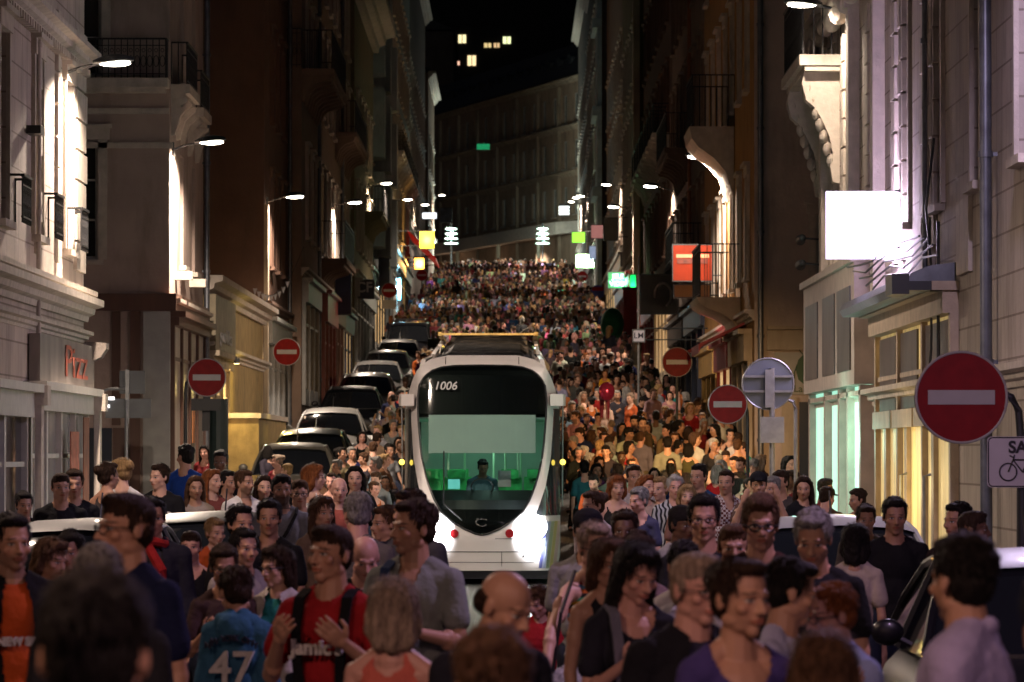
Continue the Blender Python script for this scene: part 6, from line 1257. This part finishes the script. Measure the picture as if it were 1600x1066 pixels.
hero(440, 739, 190, 10, 0, 0, 'm', 'crew', 'black', 'tee', (.17, .17, .18), 'olive', 'stand', 'bearded man in a grey patterned t-shirt with a dark shoulder strap', beard=.85, extra=(('cross', (.02, .02, .02)),))
hero(468, 748, 180, 5, 0, 0, 'm', 'crew', 'brown', 'tee', (.25, .2, .16), 'tan', 'stand', 'man in glasses behind the shoulder of the bearded man with strap', glasses=1)
hero(489, 725, 152, 150, -60, 0, 'f', 'bob', 'ginger', 'tank', WH, 'fair', 'stand', 'red-haired woman with short hair in a white sleeveless top')
hero(555, 727, 150, 0, 0, 0, 'f', 'long', 'black', 'tee', BL, 'fair', 'stand', 'pale woman with long black hair and a black scoop-neck top', neck='scoop')
hero(530, 745, 160, 5, 5, 0, 'm', 'bald', 'brown', 'tee', (.3, .08, .06), 'pink', 'stand', 'bald man with pink face left of the pale woman in black')
hero(503, 775, 215, 20, 10, 0, 'f', 'long', 'brown', 'tee', (.15, .1, .07), 'tan', 'stand', 'long brown-haired woman above the man in the red t-shirt')
hero(560, 770, 262, 165, 30, 10, 'm', 'short', 'grey', 'tee', (.1, .09, .09), 'pink', 'stand', 'man with greying hair turned away, above the man in the red t-shirt', neck=None)
hero(518, 818, 382, -18, -22, -3, 'm', 'crew', 'dark brown', 'tee', (.30, .016, .02), 'tan', 'straps', 'man in a red t-shirt holding both straps of his backpack', extra=(('straps', ('both', (.01, .01, .012))), ('print', ("Jamic's", .085, 1.24, -.172))), vox=.0055)
hero(498, 868, 330, -60, 0, 0, 'm', 'short', 'brown', 'tee', WH, 'tan', 'stand', 'hidden man in a white t-shirt behind the red t-shirt man') if False else None
hero(568, 831, 305, 5, 5, 25, 'm', 'bald', 'grey', 'tee', BL, 'pink', 'stand', 'bald man looking down in a black t-shirt, behind the red t-shirt man')
hero(614, 903, 455, 165, 15, 5, 'f', 'bob', 'ash blond', 'tank', (.5, .12, .09), 'pink', 'stand', 'woman with an ash blond bob and salmon top seen from behind', neck='scoop')
hero(641, 765, 262, -25, -20, 0, 'm', 'short', 'dark brown', 'tee', (.06, .06, .07), 'tan', 'stand', 'man with sunglasses on his head hidden behind the grey t-shirt man', extra=(('sunglasses', 1),))
hero(648, 781, 340, -18, -42, -2, 'm', 'messy', 'dark brown', 'tee', (.20, .22, .21), 'tan', 'holdL', 'man in a grey v-neck t-shirt holding a beer bottle before the tram', neck='v', beard=.3, extra=(('straps', ('R', (.03, .05, .12), 1)),), vox=.0055)
hero(605, 790, 235, -60, 0, 0, 'm', 'short', 'brown', 'tee', (.3, .3, .3), 'tan', 'stand', 'man in light grey behind the grey t-shirt man with bottle', neck='crew')
# centre
hero(768, 882, 490, 38, 15, 22, 'm', 'bald', 'dark brown', 'jacket', (.016, .016, .024), 'tan', 'stand', 'balding man with moustache and dark jacket looking down, in front of the tram', beard=.45, extra=(('under', (.05, .05, .12)),))
hero(770, 985, 760, 178, 0, 5, 'f', 'curly', 'brown', 'tee', (.1, .05, .03), 'tan', 'stand', 'top of a brown-haired head at the bottom middle')
hero(846, 915, 262, -12, -20, 20, 'c', 'bob', 'brown', 'tee', (.35, .02, .03), 'pink', 'stand', 'small child in a red top in front of the tram track')
hero(925, 813, 322, 35, -15, 10, 'f', 'bun', 'ash blond', 'tank', (.2, .2, .1), 'fair', 'reach', 'fair-haired woman in glasses and a rainbow striped top reaching down to the child', glasses=1, pat='stripes', neck='scoop')
hero(919, 795, 285, -20, 20, 5, 'm', 'cap', (.012, .012, .015), 'tee', (.22, .22, .23), 'tan', 'stand', 'man in a dark cap and grey t-shirt behind the striped top woman')
hero(985, 843, 392, 18, 12, 22, 'f', 'long', 'black', 'tee', (.02, .02, .03), 'pink', 'holdR', 'woman with long black wavy hair looking down, right of the striped top woman', neck='low', extra=(('straps', ('R', (.15, .15, .2))),))
hero(948, 838, 350, 25, 0, 8, 'f', 'bob', 'brown', 'tank', (.015, .015, .02), 'tan', 'stand', 'brown-haired woman half hidden behind the woman with long black hair')
hero(998, 830, 318, -5, 0, 10, 'f', 'messy', 'dark brown', 'tee', (.15, .1, .1), 'tan', 'stand', 'dark-fringed woman directly behind the woman with long black hair')
hero(976, 798, 262, 5, -10, 0, 'm', 'curly', 'dark brown', 'tee', (.03, .03, .03), 'brown', 'stand', 'curly dark-haired man in shadow above the long black haired woman')
hero(930, 766, 190, -30, -25, 5, 'f', 'bun', 'brown', 'tee', (.6, .5, .5), 'fair', 'walk', 'girl in a pale pink t-shirt facing left beside the tram')
hero(963, 741, 152, 8, 5, 5, 'f', 'bob', 'ginger', 'tank', (.02, .02, .02), 'fair', 'hold', 'red-haired woman in a black low-cut top beside the tram', neck='low')
hero(1000, 762, 165, -25, -20, 5, 'f', 'curly', 'grey', 'tee', (.05, .05, .1), 'pink', 'hold', 'grey-haired woman with a pearl necklace right of the tram', neck='scoop')
hero(990, 726, 140, 12, 5, 0, 'm', 'short', 'dark brown', 'tee', (.45, .4, .4), 'tan', 'hold', 'dark-haired man in cream t-shirt with hand at his mouth')
hero(1008, 741, 150, 10, 30, 0, 'f', 'bob', 'ginger', 'tee', (.4, .3, .25), 'fair', 'stand', 'auburn-haired woman between the grey-haired woman and the patterned shirt person')
hero(1032, 745, 150, -15, -20, 0, 'f', 'messy', 'blond', 'tank', (.4, .35, .33), 'fair', 'stand', 'sandy-haired woman in a pale vest next to the patterned shirt person')
hero(1055, 742, 152, 5, 0, 0, 'm', 'short', 'white', 'tee', (.4, .42, .45), 'pink', 'stand', 'white-haired person in a black and white printed shirt', pat='zebra')
hero(1073, 756, 158, 0, 5, 0, 'f', 'bob', 'blond', 'tee', (.2, .1, .08), 'fair', 'stand', 'blond woman right of the person in zebra-like print')
hero(1092, 725, 146, -15, -15, 0, 'm', 'short', 'black', 'tee', (.03, .06, .16), 'tan', 'walk', 'dark-haired man in a blue t-shirt left of the checked shirt man')
hero(1134, 734, 150, 20, -35, 0, 'm', 'short', 'dark brown', 'polo', (.5, .45, .45), 'tan', 'stand', 'man in a red and white checked shirt on the right', pat='check', neck='v')
hero(1185, 737, 155, 0, 0, 0, 'm', 'cap', (.012, .012, .015), 'tee', (.1, .06, .05), 'tan', 'raise', 'person in dark cap raising both hands on the right')
hero(1221, 735, 145, -20, -20, 5, 'm', 'short', 'dark brown', 'tee', (.06, .05, .05), 'tan', 'fold', 'man with folded arms at the dark doorway on the right')
hero(1255, 742, 150, 25, -30, 10, 'f', 'long', 'dark brown', 'tee', BL, 'tan', 'fold', 'dark-clothed woman beside the doorway at the mint lit shop')
# right near
hero(1100, 773, 295, 0, -3, 0, 'm', 'short', 'black', 'tee', (.02, .02, .025), 'tan', 'stand', 'dark-haired man looking straight at us above the fair-haired man in glasses', glasses=1)
hero(1062, 790, 240, 30, 10, 5, 'm', 'cap', (.02, .018, .018), 'tee', (.5, .5, .5), 'brown', 'stand', 'man in a black cap and white t-shirt left of the dark-haired man')
hero(1068, 845, 335, 160, 20, 0, 'm', 'short', 'black', 'tee', (.55, .53, .55), 'tan', 'stand', 'man in white t-shirt turned away behind the fair-haired man in glasses', neck=None)
hero(1145, 816, 315, 2, 0, 5, 'm', 'crew', 'brown', 'tee', (.07, .03, .02), 'tan', 'stand', 'tanned man with cropped brown hair between glasses wearers', heavy=1)
hero(1188, 775, 330, -5, 5, 5, 'm', 'tall', 'brown', 'tee', (.04, .015, .012), 'tan', 'stand', 'young man with tall swept-up hair and thick-framed glasses', glasses=2)
hero(1082, 860, 480, 25, 12, 5, 'm', 'crew', 'ash blond', 'jacket', (.012, .012, .016), 'pink', 'walk', 'fair cropped-haired man in rimless glasses with a dark jacket', glasses=1, extra=(('under', (.03, .03, .06)),))
hero(1152, 870, 520, 20, 18, 2, 'f', 'bun', 'dark brown', 'tee', (.06, .045, .17), 'tan', 'stand', 'woman in a purple-blue scoop-neck top with hair pulled back, near right', neck='low')
hero(1272, 793, 345, -5, -5, 20, 'm', 'short', 'grey', 'tee', BL, 'tan', 'stand', 'grey-haired man looking down in a black t-shirt on the right')
hero(1222, 872, 440, 70, 30, 10, 'm', 'short', 'black', 'long', (.42, .42, .6), 'tan', 'holdR', 'person in a white and lilac shirt behind the woman in purple')
hero(1308, 911, 432, -48, -18, 8, 'm', 'short', 'ginger', 'polo', (.28, .34, .62), 'pink', 'stand', 'sandy-haired man with glasses in a light blue shirt, lower right', glasses=1, neck=None)
hero(1285, 985, 620, 172, 0, 5, 'f', 'long', 'brown', 'tee', (.05, .03, .03), 'tan', 'stand', 'top of a chestnut-haired head at the bottom right', neck=None)
hero(1336, 818, 250, 165, 10, 0, 'f', 'bob', 'black', 'tee', (.4, .33, .28), 'tan', 'stand', 'black-haired woman from behind in a cream top beside a dark car', neck=None)
hero(1352, 788, 200, 5, 0, 5, 'm', 'short', 'dark brown', 'tee', (.1, .08, .07), 'olive', 'stand', 'young man in shadow in front of the yellow lit shop door')
hero(1397, 777, 238, 3, 0, 5, 'm', 'short', 'black', 'tee', BL, 'olive', 'stand', 'young man with broad shoulders in a black t-shirt by the yellow shop')
hero(1402, 838, 228, 25, 10, 15, 'f', 'messy', 'dark brown', 'tee', (.04, .05, .08), 'olive', 'stand', 'dark-haired girl in front of the broad-shouldered young man')
hero(1497, 785, 240, -30, -20, 0, 'm', 'short', 'black', 'tee', (.03, .02, .02), 'olive', 'stand', 'dark-haired man behind the large man at the right edge')
hero(1518, 797, 250, 60, 20, 0, 'm', 'crew', 'dark brown', 'tee', (.03, .02, .02), 'brown', 'stand', 'cropped-haired man turned to the right behind the large man')
hero(1508, 835, 550, -110, -38, 0, 'm', 'short', 'black', 'polo', (.36, .32, .52), 'tan', 'stand', 'large man in a white and lilac shirt turned away at the right', neck=None, beard=.3, heavy=1)
hero(1668, 880, 800, 190, 0, 0, 'm', 'short', 'black', 'jacket', (.01, .01, .016), 'tan', 'stand', 'black-jacketed shoulder cut by the right edge of the picture')
hero(1255, 835, 380, 15, -20, 10, 'm', 'short', 'black', 'tee', BL, 'tan', 'holdL', 'man whose bare forearm crosses beside the grey-haired man') if False else None
HEROES[:] = [h for h in HEROES if h]

build_heroes(); make_templates()
# boy's arched lettering, held bottle, tram driver, bag, balloon, figure on shoulders
for h in HEROES:
    if 'hoodie' in h['style']:
        for k, ch in enumerate('NEW YORK CITY'):
            a = (k - 6) * .1; text(ch, .045, mat('navy_print', (.01, .015, .04), .8), h['so'], (-.24 * math.sin(a) * 1.0 * -1 * -1, .172, 1.135 + .235 * math.cos(a)), (math.pi / 2, 0, math.pi), ext=.012, bold=.002)
        text("EST 1947", .035, MATS['shirt_print'], h['so'], (0, .168, 1.06), (math.pi / 2, 0, math.pi), ext=.012)
        for c_ in h['so'].children:
            if c_.rotation_euler[2] == 0 and len(c_.data.vertices): c_.rotation_euler[2] = math.pi
bpy.context.view_layer.update()
def hand_point(h, sg, off=.09): sh, el_, wr = h['J'][sg]; d = (wr - el_).normalized(); return h['o'].matrix_world @ (wr + d * off)
for h in HEROES:
    if 'holding a beer bottle' in h['label']:
        p = hand_point(h, 1); e = empty('beer_bottle', tuple(p - Vector((0, 0, .10))), 0, 'brown beer bottle held by the man in the grey v-neck t-shirt', 'bottle')
        s = MB(); s.tube([(0, 0, z) for z in (0, .01, .13, .17, .2, .245)], [.028, .031, .031, .018, .013, .013], 14); s.build('glass_body', mat('brown_bottle_glass', (.04, .014, .004), .1, var=0, coat=1), e, smooth=True); s = MB(); s.tube([(0, 0, .246), (0, 0, .255)], .015, 12); s.build('cap', METAL, e)
    if 'rainbow striped' in h['label']:
        p = h['o'].location; e = empty('shoulder_bag', (p.x - .1, p.y - .28, .62), .4, 'black and white patterned bag hanging by the striped top woman', 'bag')
        zb = mat('patterned_bag_cloth', (.3, .3, .3), .8, var=.9, scale=28); s = MB(); s.ell((0, 0, .18), (.16, .07, .2), n=18, m=12); s.build('bag_body', zb, e, smooth=True); s = MB(); s.tube([(-.1, 0, .34), (-.05, .02, .62), (.05, .08, .82)], .01, 6); s.build('strap', BLACKP, e)
t_ = TPL[3]
drv = link('person', t_['body'][4].copy(), None); drv.location = (TX + .0, TD + 1.25, .18); drv.color = (*SK['olive'], 1); tag(drv, 'tram driver seated at the middle of the cab behind the windscreen', 'person')
for nm, j, c_ in (('hair', t_['hairs']['messy'], HC['black']), ('shirt', t_['shirts']['long'], (.12, .2, .25)), ('trousers', t_['trousers'], (.02, .02, .03))): q = link(nm, j[4], drv); q.color = (*c_, 1)
p = at(948, 608, 100); e = empty('balloon', tuple(p), 0, 'shiny pink foil balloon held above the crowd right of the tram', 'balloon'); s = MB(); s.ell((0, 0, -.05), (.17, .12, .2), n=20, m=14); s.build('foil', mat('pink_foil', (.6, .06, .18), .15, .6, var=.2, scale=12), e, smooth=True); s = MB(); s.tube([(0, 0, -.3), (.03, .05, -.9)], .004, 4); s.build('string', WHITEP, e)
for py, dd in ((585, 101),):
    p = at(945, py, dd); k_ = link('person', TPL[11]['body'][4], None); k_.location = (p.x, dd, p.z - 1.0); k_.scale = (.62,) * 3; k_.color = (*SK['tan'], 1); tag(k_, 'small child with a yellow top on shoulders above the crowd by the balloon', 'person', 'people in the street crowd')
    q = link('hair', TPL[11]['hairs']['bob'][4], k_); q.color = (*HC['brown'], 1); q = link('shirt', TPL[11]['shirts']['tee'][4] if 'tee' in TPL[11]['shirts'] else list(TPL[11]['shirts'].values())[0][4], k_); q.color = (.6, .4, .05, 1); q = link('trousers', TPL[11]['trousers'][4], k_); q.color = (.3, .05, .1, 1)
crowd(300 - len(HEROES) - 3)
